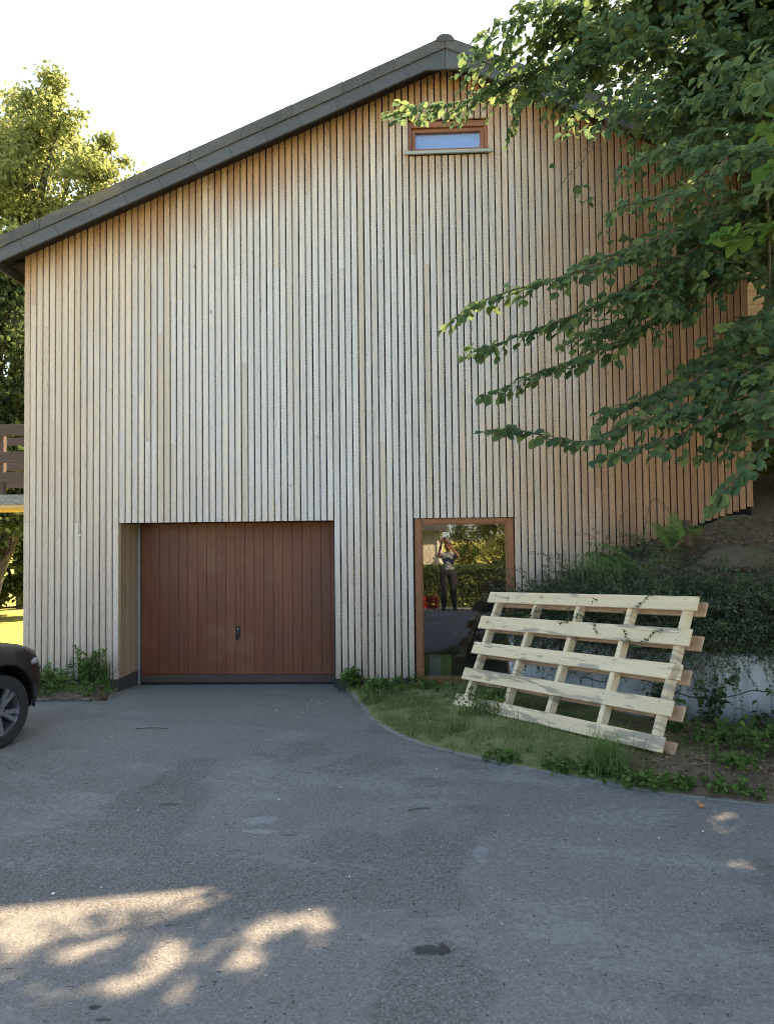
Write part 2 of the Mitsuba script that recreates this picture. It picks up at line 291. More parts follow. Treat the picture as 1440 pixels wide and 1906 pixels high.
def bank_h(x, y):
    x, y = np.asarray(x, float), np.asarray(y, float)
    d = shapely.distance(shapely.points(x, y), wall_line)
    z = .66 + .52 * d + .05 * np.sin(x * 2.1) * np.cos(y * 1.7) - .05 * np.clip(d - 5, 0, None)
    z = z + .13 * np.exp(-((x - 3.65) / .7) ** 2) * np.clip((y - 8.1) / .6, 0, 1)
    z = z + .20 * np.exp(-((x - 2.45) / .60) ** 2) * np.clip((y - 7.9) / .6, 0, 1) ** 1.5
    p = np.stack([x * 1.6, y * 1.6, x * 0], -1)
    return z + .14 * (meshkit.fbm(p, 4, 3) - .5) * np.clip(d * 2, 0, 1)
def lawn_h(x, y):
    x, y = np.asarray(x, float), np.asarray(y, float)
    pt = shapely.points(x, y)
    d = shapely.distance(pt, edge_line); ins = shapely.contains(lawn_side, pt)
    z = np.clip(d / .45, 0, 1); z = z * z * (3 - 2 * z) * (.028 + .052 * np.clip(x, 0, 2.2)) + .008
    z = z + .05 * (meshkit.fbm(np.stack([x * 3, y * 3, x * 0], -1), 3, 5) - .5) * np.clip(d * 3, 0, 1)
    return np.where(ins, z, -.05)
def grid_mesh(x0, x1, y0, y1, st, h, keep):
    xs, ys = np.arange(x0, x1 + 1e-6, st), np.arange(y0, y1 + 1e-6, st)
    X, Y = np.meshgrid(xs, ys, indexing='ij'); Z = h(X.ravel(), Y.ravel())
    v = np.c_[X.ravel(), Y.ravel(), Z]; n = len(ys)
    i, j = np.meshgrid(np.arange(len(xs) - 1), np.arange(n - 1), indexing='ij'); i, j = i.ravel(), j.ravel()
    k = keep(xs[i] + st / 2, ys[j] + st / 2); i, j = i[k], j[k]
    q = np.stack([i * n + j, (i + 1) * n + j, (i + 1) * n + j + 1, i * n + j + 1], 1)
    m = trimesh.Trimesh(v, np.vstack([q[:, [0, 1, 2]], q[:, [0, 2, 3]]]), process=False); m.remove_unreferenced_vertices(); return m

put('ground', box(-400, 400, -400, 400, -.6, -.12), 'm_meadow', kind='structure')
GARX0, GARX1 = -3.677, -1.044
drive = Polygon([(-9.5, -1.15), (9, -1.15), (9, 3.88)] + list(map(tuple, EDGE[::-1][1:])) + [(-1.02, 8.30), (-3.53, 8.30), (-4.45, 8.27), (-9.5, 8.27)])
e_keep = [p for p in EDGE[::-1] if p[1] < 8.30 and p[0] < 8.4]
drive = Polygon([(-9.5, -1.15), (9, -1.15), (9, 3.88)] + list(map(tuple, e_keep)) + [(-.745, 8.30), (-3.53, 8.30), (-4.45, 8.27), (-9.5, 8.27)])
flat = polyface(drive, 0.0)
ap = [p for p in EDGE if p[1] >= 8.30]
apron_poly = Polygon([(-3.53, 8.30), (-.745, 8.30)] + list(map(tuple, ap[::-1])) + [(-1.02, 9.75), (-3.72, 9.75), (-3.72, 8.98), (-3.70, 8.70)])
apron = polyface(apron_poly); av = apron.vertices.copy(); av[:, 2] = -.055 * (av[:, 1] - 8.30); apron.vertices = av
put('driveway', cat([flat, apron]), 'm_asphalt', kind='structure')
put('lawn', grid_mesh(-1.2, 6.0, 4.0, 9.2, .05, lawn_h, lambda x, y: shapely.contains(lawn_side.buffer(.08), shapely.points(x, y)) & (~shapely.contains(bank_poly, shapely.points(x, y)) | (shapely.distance(shapely.points(x, y), wall_line) < .12))), 'm_lawn', smooth=True, kind='structure')
put('meadow', polyface(Polygon([(-60, 8.27), (-5.0, 8.27), (-5.0, 60), (-60, 60)]), -.03), 'm_meadow', kind='structure')
put('flower_bed', grid_mesh(-5.0, -3.55, 8.25, 9.15, .05, lambda x, y: np.where((x > -3.66 - .12 * (y > 8.7)), -.09, .015 + .05 * np.clip((y - 8.27) * 3, 0, 1) + .03 * meshkit.noise(np.stack([x * 9, y * 9, x * 0], -1))), lambda x, y: (x < -3.55) & (y < 9.02)), 'm_soil', smooth=True, kind='structure')
hx = lambda x, y: shapely.contains(bank_poly, shapely.points(x, y)) & ((y < 9.06) | (x > 3.78))
near = lambda x, y: (x < 6.5) & (y < 11.5)
put('hillside', grid_mesh(1.0, 6.5, 6.0, 11.5, .08, bank_h, lambda x, y: hx(x, y) | (shapely.distance(shapely.points(x, y), wall_line) < .06) & (y < 9.0)), 'm_soil', smooth=True, kind='structure')
put('hill', grid_mesh(1.5, 39.5, 5.5, 59.5, .5, lambda x, y: bank_h(x, y) - .04, lambda x, y: hx(x, y) & ~near(x + .25, y + .25)), 'm_soil', smooth=True, kind='structure')
# pale edging between asphalt and planting: short cast pieces
kb = thing('kerb_edging', 'narrow worn pale edging strip curving between the asphalt and the grass', 'kerb')
s, L = 0.15, edge_line.length - 1.5; i = 0
while s < L:
    ln = .42 + .16 * rng.random(); e = min(s + ln, L)
    mid = [edge_line.interpolate(q) for q in np.linspace(s, e - .008, 6)]
    P = np.array([(p.x, p.y) for p in mid]); t = unit(np.gradient(P, axis=0)); nn = np.c_[-t[:, 1], t[:, 0]]
    w0, w1, z = .006, (.030 + .018 * rng.random()), .006 + .012 * rng.random()
    ring = []
    for p, n in zip(P, nn):
        zz = z - max(0, (p[1] - 8.30)) * .055
        ring.append([[*(p - n * w0), zz - .1], [*(p - n * w0), zz - .006], [*(p + n * (.006 - w0)), zz], [*(p + n * w1), zz], [*(p + n * w1), zz - .1]])
    R = np.array(ring); m_, k_ = R.shape[:2]; v = R.reshape(-1, 3); f = []
    for a in range(m_ - 1):
        for b in range(k_ - 1):
            o = a * k_ + b; f += [[o, o + k_, o + k_ + 1], [o, o + k_ + 1, o + 1]]
    f += [[0, 1, 2], [0, 2, 3], [0, 3, 4]]; o = (m_ - 1) * k_; f += [[o, o + 2, o + 1], [o, o + 3, o + 2], [o, o + 4, o + 3]]
    km = trimesh.Trimesh(v, f, process=False); trimesh.repair.fix_normals(km)
    put('stone', km, 'm_kerb', kb); s = e; i += 1
kb = thing('kerb_edging', 'low pale edging along the weedy bed left of the garage', 'kerb')
for x in np.arange(-9.4, -3.75, .5):
    put('stone', bbox(x, min(x + .492, -3.72), 8.265, 8.315, -.08, .022 + .008 * rng.random()), 'm_kerb', kb)

# ------------------------------------------------------------------ the house
WL, WR, YW = -4.885, 3.885, 9.0
house = thing('house', 'gabled house clad in vertical grey-brown timber slats above the driveway', 'house')
def ztop(x): return RZ - RS * np.abs(np.asarray(x) - RX)
def zbot(x):
    x = np.asarray(x, float)
    return np.where(x < 1.09, .108, 1.774 + .33 * (x - 2.874) - .55 * np.clip(2.45 - x, 0, None))
DOOR, GAR, WIN = (-.095, 1.093, .0, 2.012), (GARX0, GARX1, .0, 2.0), (-.112, .866, 6.468, 6.872)
outer = Polygon([(WL + .02, -.3), (WR - .02, -.3), (WR - .02, float(ztop(WR))), (RX, RZ), (WL + .02, float(ztop(WL)))])
holes = [sbox(GAR[0] - .033, -.5, GAR[1] + .033, GAR[3] + .022), sbox(DOOR[0], -.5, DOOR[1], DOOR[3] + .01), sbox(WIN[0], WIN[2], WIN[1], WIN[3])]
core = outer
for h in holes: core = core.difference(h)
wall = put('wall', xz_extrude(core, 9.034, 9.28), 'm_membrane', house)
# the other three walls, plain boards
put('wall', box(WL + .02, WL + .22, 9.281, 14.5, -.3, 5.2), 'm_reveal', house, uv=None)
put('wall', box(WR - .22, WR - .02, 9.281, 14.5, -.3, 5.9), 'm_reveal', house)
put('wall', xz_extrude(outer, 14.501, 14.7), 'm_reveal', house)
put('plinth', cat([box(WL + .03, GAR[0] - .035, 8.995 + .02, 9.033, -.3, .10), box(GAR[1] + .035, DOOR[0] - .0, 9.015, 9.033, -.3, .10)]), 'm_darkplinth', house)
# slats
def slat_mesh(x0, x1, y0, y1, z0, z1, c=.004):
    p = [(x0, y1), (x0, y0 + c), (x0 + c, y0), (x1 - c, y0), (x1, y0 + c), (x1, y1)]
    v = np.array([(x, y, z) for z in (z0, z1) for x, y in p]); n = 6; f = []
    for k in range(n): a, b = k, (k + 1) % n; f += [[a, b, b + n], [a, b + n, a + n]]
    f += [[0, k + 1, k] for k in range(1, n - 1)] + [[n, n + k, n + k + 1] for k in range(1, n - 1)]
    m = trimesh.Trimesh(v, f, process=False)
    if m.volume < 0: m.invert()
    return m
PITCH = 0.0797
ncol = int(round((WR - WL) / PITCH)); PITCH = (WR - WL) / ncol
srng = random.Random(5); budget = 296; pieces = []
for c in range(ncol):
    x0 = WL + c * PITCH + .0075; x1 = x0 + PITCH - .0155
    if c in (0, ncol - 1): x1 = x0 + PITCH - .010
    xm = (x0 + x1) / 2; zt = float(ztop(xm)) + .012; zb = float(zbot(xm))
    spans = [[zb, zt]]
    for (a, b, lo, hi) in (GAR, DOOR, WIN):
        if a - .02 < xm < b + .02:
            out = []
            for q in spans:
                if lo > q[0] + .05: out.append([q[0], lo - (.045 if lo > 5 else 0)])
                out.append([max(q[0], hi), q[1]])
            spans = out
    for q in spans: pieces.append([c, x0, x1, q[0], q[1]])
extra = budget - len(pieces); cand = [k for k, p in enumerate(pieces) if p[4] - p[3] > 1.2]
final = []
for k, p in enumerate(pieces):
    Lh = p[4] - p[3]; cuts = []
    if Lh > 1.2 and extra > 0:
        r = srng.random(); nc = (0 if r < .14 else 1 if r < .55 else 2) if Lh > 3.6 else (0 if r < .5 else 1)
        if nc == 1: cuts = [p[3] + Lh * srng.uniform(.15, .85)]
        if nc == 2: cuts = [p[3] + Lh * srng.uniform(.12, .45), p[3] + Lh * srng.uniform(.55, .9)]
        cuts = cuts[:extra]; extra -= len(cuts)
    zs = [p[3]] + cuts + [p[4]]
    for a, b in zip(zs[:-1], zs[1:]): final.append((p[0], p[1], p[2], a, b))
for c, x0, x1, a, b in final:
    dy = srng.uniform(-.002, .002); j = .001 if b - a > .3 else 0
    m = slat_mesh(x0 + srng.uniform(-.001, .001), x1 + srng.uniform(-.001, .001), YW + dy, YW + .030, a + (j if a > .8 else 0), b - j)
    u = np.tile([srng.random(), srng.random()], (len(m.vertices), 1))
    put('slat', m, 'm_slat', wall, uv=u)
# garage recess: left cheek of boards, right cheek, ceiling
y0, y1 = 9.031, 9.58
nb = 6
for side, xx in (('l', GARX0), ('r', GARX1)):
    for k in range(nb):
        a = y0 + (y1 - y0) * k / nb + .002; b = y0 + (y1 - y0) * (k + 1) / nb - .003
        m = bbox(xx - .030, xx, a, b, .115, 2.0, .003) if side == 'l' else bbox(xx, xx + .030, a, b, .115, 2.0, .003)
        put('reveal_board', m, 'm_reveal', wall, uv=np.tile(rng.random(2), (len(m.vertices), 1)))
put('reveal_plinth', cat([box(GARX0 - .20, GARX0 - .012, 9.0, 9.60, -.3, .105), box(GARX1 + .012, GARX1 + .20, 9.034, 9.60, -.3, .105)]), 'm_darkplinth', wall)
put('reveal_backing', cat([box(GARX0 - .2, GARX0 - .031, 9.281, 9.75, .106, 2.2), box(GARX1 + .031, GARX1 + .2, 9.281, 9.75, .106, 2.2), box(GARX0 - .2, GARX1 + .2, 9.281, 9.75, 2.201, 2.3)]), 'm_membrane', wall)
put('lintel_board', box(GARX0, GARX1, 9.036, 9.60, 2.003, 2.019), 'm_kick', wall)
# garage door
gd = put('garage_door', box(GARX0 + .05, GARX1 - .004, 9.615, 9.66, -.072, 2.0), 'm_kick', house, label='reddish brown garage door of vertical planks')
gx0, gx1, gz0, gz1 = -3.635, -1.050, .058, 1.999
npl = 21; pw = (gx1 - gx0) / npl
for k in range(npl):
    m = bbox(gx0 + k * pw + .001, gx0 + (k + 1) * pw - .001, 9.585 + rng.uniform(-.001, .001), 9.6145, gz0, gz1, .003)
    put('plank', m, 'm_garage', gd, uv=np.tile(rng.random(2), (len(m.vertices), 1)))
put('kick_board', bbox(gx0, gx1, 9.578, 9.6145, -.040, .0545, .004), 'm_kick', gd, uv=None)
put('seal', box(gx0, gx1, 9.582, 9.6145, -.072, -.043), 'm_black', gd)
hd = cat([bevel(.052, .012, .12, .004).apply_translation((-2.37, 9.579, .615)), tube([(-2.37, 9.572, .560), (-2.37, 9.555, .560)], .024, 14), tube([(-2.37, 9.556, .560), (-2.37, 9.535, .548)], .014, 10), bevel(.030, .018, .075, .005).apply_translation((-2.37, 9.548, .535))])
hk = put('handle', hd, 'm_black', gd, label='small black turn handle with lock plate')
put('lock', cat([bevel(.010, .004, .026, .001).apply_translation((-2.37, 9.5715, .640)), tube([(-2.37, 9.5535, .565), (-2.37, 9.5515, .565)], .010, 10)]), 'm_metal', gd)
put('guide_rail', bbox(-3.672, -3.643, 9.565, 9.60, -.06, 1.999, .002), 'm_metal', gd, label='thin grey metal rail beside the garage door')
# garage behind
# glazed door
dx0, dx1, dz0, dz1 = DOOR[0] + .003, DOOR[1] - .003, .015, DOOR[3] - .003
fw = .082
fr = put('glass_door', cat([bbox(dx0, dx0 + fw, 9.036, 9.11, dz0, dz1), bbox(dx1 - fw, dx1, 9.036, 9.11, dz0, dz1), bbox(dx0 + fw + .0005, dx1 - fw - .0005, 9.038, 9.11, dz1 - .062, dz1), bbox(dx0 + fw + .0005, dx1 - fw - .0005, 9.038, 9.11, dz0, dz0 + .085)]), 'm_frame', house, label='tall glazed door in a reddish timber frame, reflecting the garden')
put('bead', cat([bbox(dx0 + fw + .001, dx0 + fw + .016, 9.045, 9.068, dz0 + .087, dz1 - .064, .003), bbox(dx1 - fw - .016, dx1 - fw - .001, 9.045, 9.068, dz0 + .087, dz1 - .064, .003), bbox(dx0 + fw + .017, dx1 - fw - .017, 9.045, 9.068, dz0 + .087, dz0 + .102, .003), bbox(dx0 + fw + .017, dx1 - fw - .017, 9.045, 9.068, dz1 - .079, dz1 - .064, .003)]), 'm_frame', fr)
def pane(x0, x1, z0, z1, y, turn=0.):
    d = math.tan(math.radians(turn)) * (x1 - x0) / 2
    v = np.array([(x0, y - d, z0), (x1, y + d, z0), (x1, y + d, z1), (x0, y - d, z1)])
    return trimesh.Trimesh(v, [[0, 1, 2], [0, 2, 3]], process=False)
put('pane', pane(dx0 + fw - .01, dx1 - fw + .01, dz0 + .08, dz1 - .055, 9.078, -1.68), 'm_glass', fr)
put('pane', pane(dx0 + fw - .01, dx1 - fw + .01, dz0 + .08, dz1 - .055, 9.094, -1.68), 'm_glass', fr)
put('threshold', bbox(dx0 - .0, dx1, 9.004, 9.11, -.03, .012), 'm_sill', fr)
put('bracket', box(-.11, -.097, 9.034, 9.10, 0, 2.0), 'm_membrane', fr)
room = thing('room', 'dim bare room seen through the glazed door', 'room')
labels[room]['kind'] = 'structure'; labels[room].pop('category')
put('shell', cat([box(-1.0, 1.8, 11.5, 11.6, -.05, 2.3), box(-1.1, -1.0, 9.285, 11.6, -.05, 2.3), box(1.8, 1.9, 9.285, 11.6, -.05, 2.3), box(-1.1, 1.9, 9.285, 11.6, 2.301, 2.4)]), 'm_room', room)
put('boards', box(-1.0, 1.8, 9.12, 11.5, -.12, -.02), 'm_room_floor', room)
# upper window
wx0, wx1, wz0, wz1 = WIN[0] + .002, WIN[1] - .002, WIN[2] + .002, WIN[3] - .002
uw = put('window', cat([bbox(wx0, wx0 + .045, 9.04, 9.14, wz0, wz1), bbox(wx1 - .045, wx1, 9.04, 9.14, wz0, wz1), bbox(wx0 + .0455, wx1 - .0455, 9.04, 9.14, wz1 - .075, wz1), bbox(wx0 + .0455, wx1 - .0455, 9.04, 9.14, wz0, wz0 + .03)]), 'm_frame', house, label='small wide window in a reddish frame under the gable')
sx0, sx1, sz0, sz1 = wx0 + .0465, wx1 - .0465, wz0 + .031, wz1 - .076
put('sash', cat([bbox(sx0, sx0 + .045, 9.07, 9.13, sz0, sz1), bbox(sx1 - .045, sx1, 9.07, 9.13, sz0, sz1), bbox(sx0 + .0455, sx1 - .0455, 9.07, 9.13, sz1 - .045, sz1), bbox(sx0 + .0455, sx1 - .0455, 9.07, 9.13, sz0, sz0 + .045)]), 'm_frame', uw)
put('pane', pane(sx0 + .04, sx1 - .04, sz0 + .04, sz1 - .04, 9.100), 'm_glass', uw)
put('pane', pane(sx0 + .04, sx1 - .04, sz0 + .04, sz1 - .04, 9.114), 'm_glass', uw)
put('sky_backing', box(sx0 + .01, sx1 - .01, 9.141, 9.15, sz0 + .01, sz1 - .01), 'm_sky_blue', uw, label='blue backing added behind the pane to stand in for reflected sky')  # added backing; its blue paints the sky reflection of the pane
sill = xz_extrude(Polygon([(0, 0), (1, 0), (1, 1), (0, 1)]), 0, 1)
sv = np.array([(x, y, z) for x in (WIN[0] - .045, WIN[1] + .03) for y, z in ((8.945, 6.425), (9.035, 6.448), (9.035, 6.468), (8.945, 6.461))])
put('sill', trimesh.convex.convex_hull(sv), 'm_sill', uw, label='pale grey metal window sill')
# roof
roof = put('roof', xz_extrude(Polygon([(-5.12, float(ztop(-5.12)) + .10), (RX, RZ + .10), (4.12, float(ztop(4.12)) + .10), (4.12, float(ztop(4.12)) + .185), (RX, RZ + .195), (-5.12, float(ztop(-5.12)) + .185)]), 8.735, 14.9), 'm_verge', house, label='low pitched dark roof with slate-clad verge', uv=None)
put('soffit', xz_extrude(Polygon([(-5.115, float(ztop(-5.115))), (RX, RZ), (4.115, float(ztop(4.115))), (4.115, float(ztop(4.115)) + .098), (RX, RZ + .098), (-5.115, float(ztop(-5.115)) + .098)]), 8.737, 9.033), 'm_soffit', roof)
put('soffit', box(-5.115, -4.87, 9.034, 14.8, float(ztop(-5.115)) - .0, float(ztop(-5.115)) + .05), 'm_soffit', roof)
put('eave_board', box(-5.145, -5.1205, 8.71, 14.8, float(ztop(-5.12)) - .10, float(ztop(-5.12)) + .16), 'm_fascia', roof)
def verge(lo, hi, y0, y1, n, skew, m, name, flatapex=None):
    for side in (-1, 1):
        xe = -5.145 if side < 0 else 4.145
        st = np.linspace(0, 1, n + 1) if side < 0 else np.linspace(0, 1, max(3, int(n * .7)) + 1)
        for a, b in zip(st[:-1], st[1:]):
            xa, xb = RX + (xe - RX) * a, RX + (xe - RX) * b
            g = .0022 * side; sk = skew * side
            za = lambda x: RZ - RS * abs(x - RX)
            p = [(xa + g + (sk if a > 0 else 0), za(xa + (sk if a > 0 else 0)) + hi), (xb - g + (sk if b < 1 else 0), za(xb + (sk if b < 1 else 0)) + hi), (xb - g, za(xb) + lo), (xa + g, za(xa) + lo)]
            if flatapex and a == 0: p = [p[0], p[1], p[2], (RX + side * .22, RZ - .0 + lo - RS * .22 + .0), (RX + g, RZ + lo - RS * .22)]
            dy = rng.uniform(0, .004)
            m3 = xz_extrude(Polygon(p), y0 + dy, y1)
            put(name, m3, m, roof, uv=np.tile(rng.random(2), (len(m3.vertices), 1)))
verge(-.095, .062, 8.700, 8.734, 13, .07, 'm_fascia', 'fascia_panel', True)
verge(.060, .200, 8.680, 8.7335, 9, -.02, 'm_verge', 'verge_slate')
rp = [(RX - .17 + .34 * t, 0) for t in np.linspace(0, 1, 9)]
cap = Polygon([(RX + .11 * math.cos(a), RZ + .135 + .085 * math.sin(a)) for a in np.linspace(0, math.pi, 11)])
put('ridge_cap', xz_extrude(cap, 8.672, 14.9), 'm_verge', roof, smooth=40)
# small fittings on the cladding
tag(put('wall_hook', cat([tube([(-4.19, 8.998, 1.99), (-4.19, 8.985, 1.97), (-4.185, 8.98, 1.90), (-4.19, 8.98, 1.86)], .006, 6), bevel(.06, .012, .02, .002).apply_translation((-4.18, 8.992, 1.855))]), 'm_metal'), 'small metal hook on the slats left of the garage', 'hook')
# balcony at the back left
bal = put('balcony', box(-8.6, -4.9, 11.9, 13.5, 2.40, 2.56), 'm_granite', house, label='balcony with brown board railing beside the slatted house')
put('lit_underside', box(-8.6, -4.9, 11.92, 13.5, 2.34, 2.397), 'm_ochre', bal)  # ochre colour stands in for light on the underside of the slab
for z0, z1 in ((3.52, 3.71), (3.08, 3.26), (2.76, 2.93)):
    put('rail_board', bbox(-8.6, -4.9, 11.90, 11.935, z0, z1, .004), 'm_brownbeam', bal)
for x in (-8.5, -6.9, -5.25): put('post', box(x, x + .09, 11.94, 12.03, 2.562, 3.70), 'm_brownbeam', bal)
for z0, z1 in ((3.56, 3.70), (3.10, 3.24), (2.78, 2.92)): put('rail_board', bbox(-8.6, -4.9, 13.40, 13.435, z0, z1, .004), 'm_brownbeam', bal)

# ------------------------------------------------------------------ retaining wall
rw = []
W = WALLC; t = unit(np.gradient(W, axis=0)); n2 = np.c_[t[:, 1], -t[:, 0]]            # away from the bank
W = W[:54]; n2 = n2[:54]
side = np.sign(np.cross(t[5], [1, 1]))
prof = [(.10, -.35), (.10, .70), (.085, .72), (-.085, .72), (-.10, .70), (-.10, -.35)]
if shapely.contains(bank_poly, shapely.Point(*(W[25] + n2[25] * .5))): n2 = -n2
R = np.array([[[*(W[i] + n2[i] * a), z] for a, z in prof] for i in range(len(W))]); m_, k_ = R.shape[:2]; f = []
for a in range(m_ - 1):
    for b in range(k_ - 1):
        o = a * k_ + b; f += [[o, o + k_ + 1, o + k_], [o, o + 1, o + k_ + 1]]
for o in (0, (m_ - 1) * k_): f += [[o, o + i + 1, o + i] for i in range(1, k_ - 1)]
rwm = trimesh.Trimesh(R.reshape(-1, 3), f, process=False); trimesh.repair.fix_normals(rwm)
rwk = put('retaining_wall', rwm, 'm_concrete', smooth=30); tag(rwk, 'low weathered grey concrete retaining wall behind the wooden pallet', 'wall')
ck = []
idx = np.arange(16, 40); cr = [[*(W[i] + n2[i] * .1005), .455 + .05 * math.sin(i * .55) - .004 * (i - 16) + .012 * rng.normal()] for i in idx]
cp = np.array(cr); nrm3 = np.c_[n2[idx], np.zeros(len(idx))]
crv = np.vstack([cp + V(0, 0, .005), cp - V(0, 0, .004) ]); crv[:, :2] += np.vstack([n2[idx]] * 2) * .003; N_ = len(idx)
put('crack', trimesh.Trimesh(crv, [[a, a + 1, a + N_] for a in range(N_ - 1)] + [[a + 1, a + N_ + 1, a + N_] for a in range(N_ - 1)], process=False), 'm_crack', rwk)

# ------------------------------------------------------------------ pallet
P0 = V(.289, 7.836, .055); th, tilt, lean, PL, PW = -.964, .039, .461, 2.558, 1.266
E = V(math.cos(th) * math.cos(tilt), math.sin(th) * math.cos(tilt), math.sin(tilt))
nh = V(-math.sin(th), math.cos(th), 0); nh = unit(nh - E * (nh @ E)); up_ = np.cross(E, nh)
Wd = up_ * math.cos(lean) + nh * math.sin(lean); Nd = np.cross(E, Wd)                  # Nd points out of the front face or into it
if Nd[1] > 0: Nd = -Nd                                                                    # front face normal
pal = thing('pallet', 'large pale wooden pallet leaning against the overgrown retaining wall', 'pallet')
prn = np.random.default_rng(4)
bw = .125
cent = [bw / 2 + (PW - bw) * q for q in (0, .247, .498, .748, 1)]
def pal_board(name, s0, s1, t0, t1, d0, d1, m, lab=None, wav=.003):
    b = bevel(s1 - s0, t1 - t0, d1 - d0, .0035)
    b = frame_to(b, P0 + E * (s0 + s1) / 2 + Wd * (t0 + t1) / 2 - Nd * (d0 + d1) / 2, E, Wd, np.cross(E, Wd))
    put(name, b, m, pal, uv=np.tile(prn.random(2), (len(b.vertices), 1)), label=lab)
for k, c in enumerate(cent):
    w = bw * (1 + .06 * prn.normal()); j = prn.normal(size=2) * .008
    if k in (0, 4): j *= .2
    pal_board('deck_board', j[0], PL + j[1], c - w / 2, c + w / 2, 0, .022, 'm_pallet')
for k, q in enumerate((.050, .282, .505, .74, .955)):
    s_ = q * PL
    pal_board('stringer', s_ - .024, s_ + .024, .004, PW - .004, .0225, .1095, 'm_pallet')
for k, c in enumerate(cent):
    w = bw * .98
    pal_board('bottom_board', .03 + prn.normal() * .01, PL + .018 + prn.normal() * .012, c - w / 2 - .005, c + w / 2 - .005, .110, .132, 'm_pallet_rough')
nails = []
for c in cent:
    for q in (.050, .282, .505, .74, .955):
        for o in (-.03, .03):
            p = P0 + E * (q * PL + prn.normal() * .006) + Wd * (c + o + prn.normal() * .006) + Nd * .0005
            nails.append(tube([p - Nd * .004, p + Nd * .0006], .0042, 6))
put('nails', cat(nails), 'm_black', pal, kind='stuff')

# ------------------------------------------------------------------ the big broadleaf tree on the bank
def spray(ctrl, base_len, tip_len, step, size, g, n=40, sub=True):
    """a leafy branch through the control points (tip first); returns leaf arrays (pos, along, normal, size) and twig tubes"""
    P = bez(ctrl[::-1], n); seg = np.r_[0, np.cumsum(np.linalg.norm(np.diff(P, axis=0), axis=1))]; Lt = seg[-1]
    pos, al, nr, sz, tw = [], [], [], [], []
    tw.append((P, .0018 + .0022 * Lt * np.linspace(1, 0, n) ** 1.4))
    def at(s): return np.array([np.interp(s, seg, P[:, k]) for k in range(3)])
    s, side = .02, 1
    def leafrow(p0, d, L, w, upn):
        w = w * .82; k = max(2, int(L / w)); ss = (np.arange(k) + g.random(k) * .4) / k * L
        cv = -.28 * L * (ss / L) ** 2
        q = p0 + d * ss[:, None] + V(0, 0, 1) * cv[:, None]
        sd = unit(np.cross(d, upn)); alt = np.where(np.arange(k) % 2, 1., -1.)[:, None]
        a = d * .55 + sd * alt * .8 + g.normal(size=(k, 3)) * .22 + V(0, 0, -.35)
        nn = upn + g.normal(size=(k, 3)) * .38
        pos.append(q); al.append(a); nr.append(nn); sz.append(size * g.uniform(.5, 1.25, k))
        pos.append(q[-1:]); al.append((d + V(0, 0, -.4))[None]); nr.append(upn[None]); sz.append([size * .9])
        tw.append((np.array([p0, p0 + d * L * .5 + V(0, 0, -.07 * L), p0 + d * L + V(0, 0, -.28 * L)]), np.array([.0025, .0018, .001])))
    while s < Lt:
        f = 1 - s / Lt; L = (tip_len + (base_len - tip_len) * f ** .8) * g.uniform(.6, 1.2)
        p = at(s); tn = unit(at(min(s + .03, Lt)) - at(max(s - .03, 0)))
        upn = unit(V(0, 0, 1) - tn * tn[2] + g.normal(size=3) * .22)
        sd = unit(np.cross(tn, upn)) * side
        d = unit(tn * .75 + sd * .75 + upn * g.normal() * .34 + V(0, 0, -.10))
        leafrow(p, d, L, size * .50, upn)
        if sub and L > .3:
            for q in np.arange(.3, .95, .22):
                s2 = 1 if g.random() < .5 else -1
                d2 = unit(d * .8 + unit(np.cross(d, upn)) * s2 * .8 + V(0, 0, -.25) + g.normal(size=3) * .15)
                leafrow(p + d * L * q + V(0, 0, -.28 * L * q * q), d2, L * .5, size * .52, unit(upn + g.normal(size=3) * .25))
        side = -side; s += step * g.uniform(.35, .7)
    leafrow(at(Lt - .02), unit(P[-1] - P[-3]), max(.12, tip_len * .8), size * .5, V(0, 0, 1))
    return np.vstack(pos), np.vstack(al), np.vstack(nr), np.concatenate(sz), tw
g1 = np.random.default_rng(21)
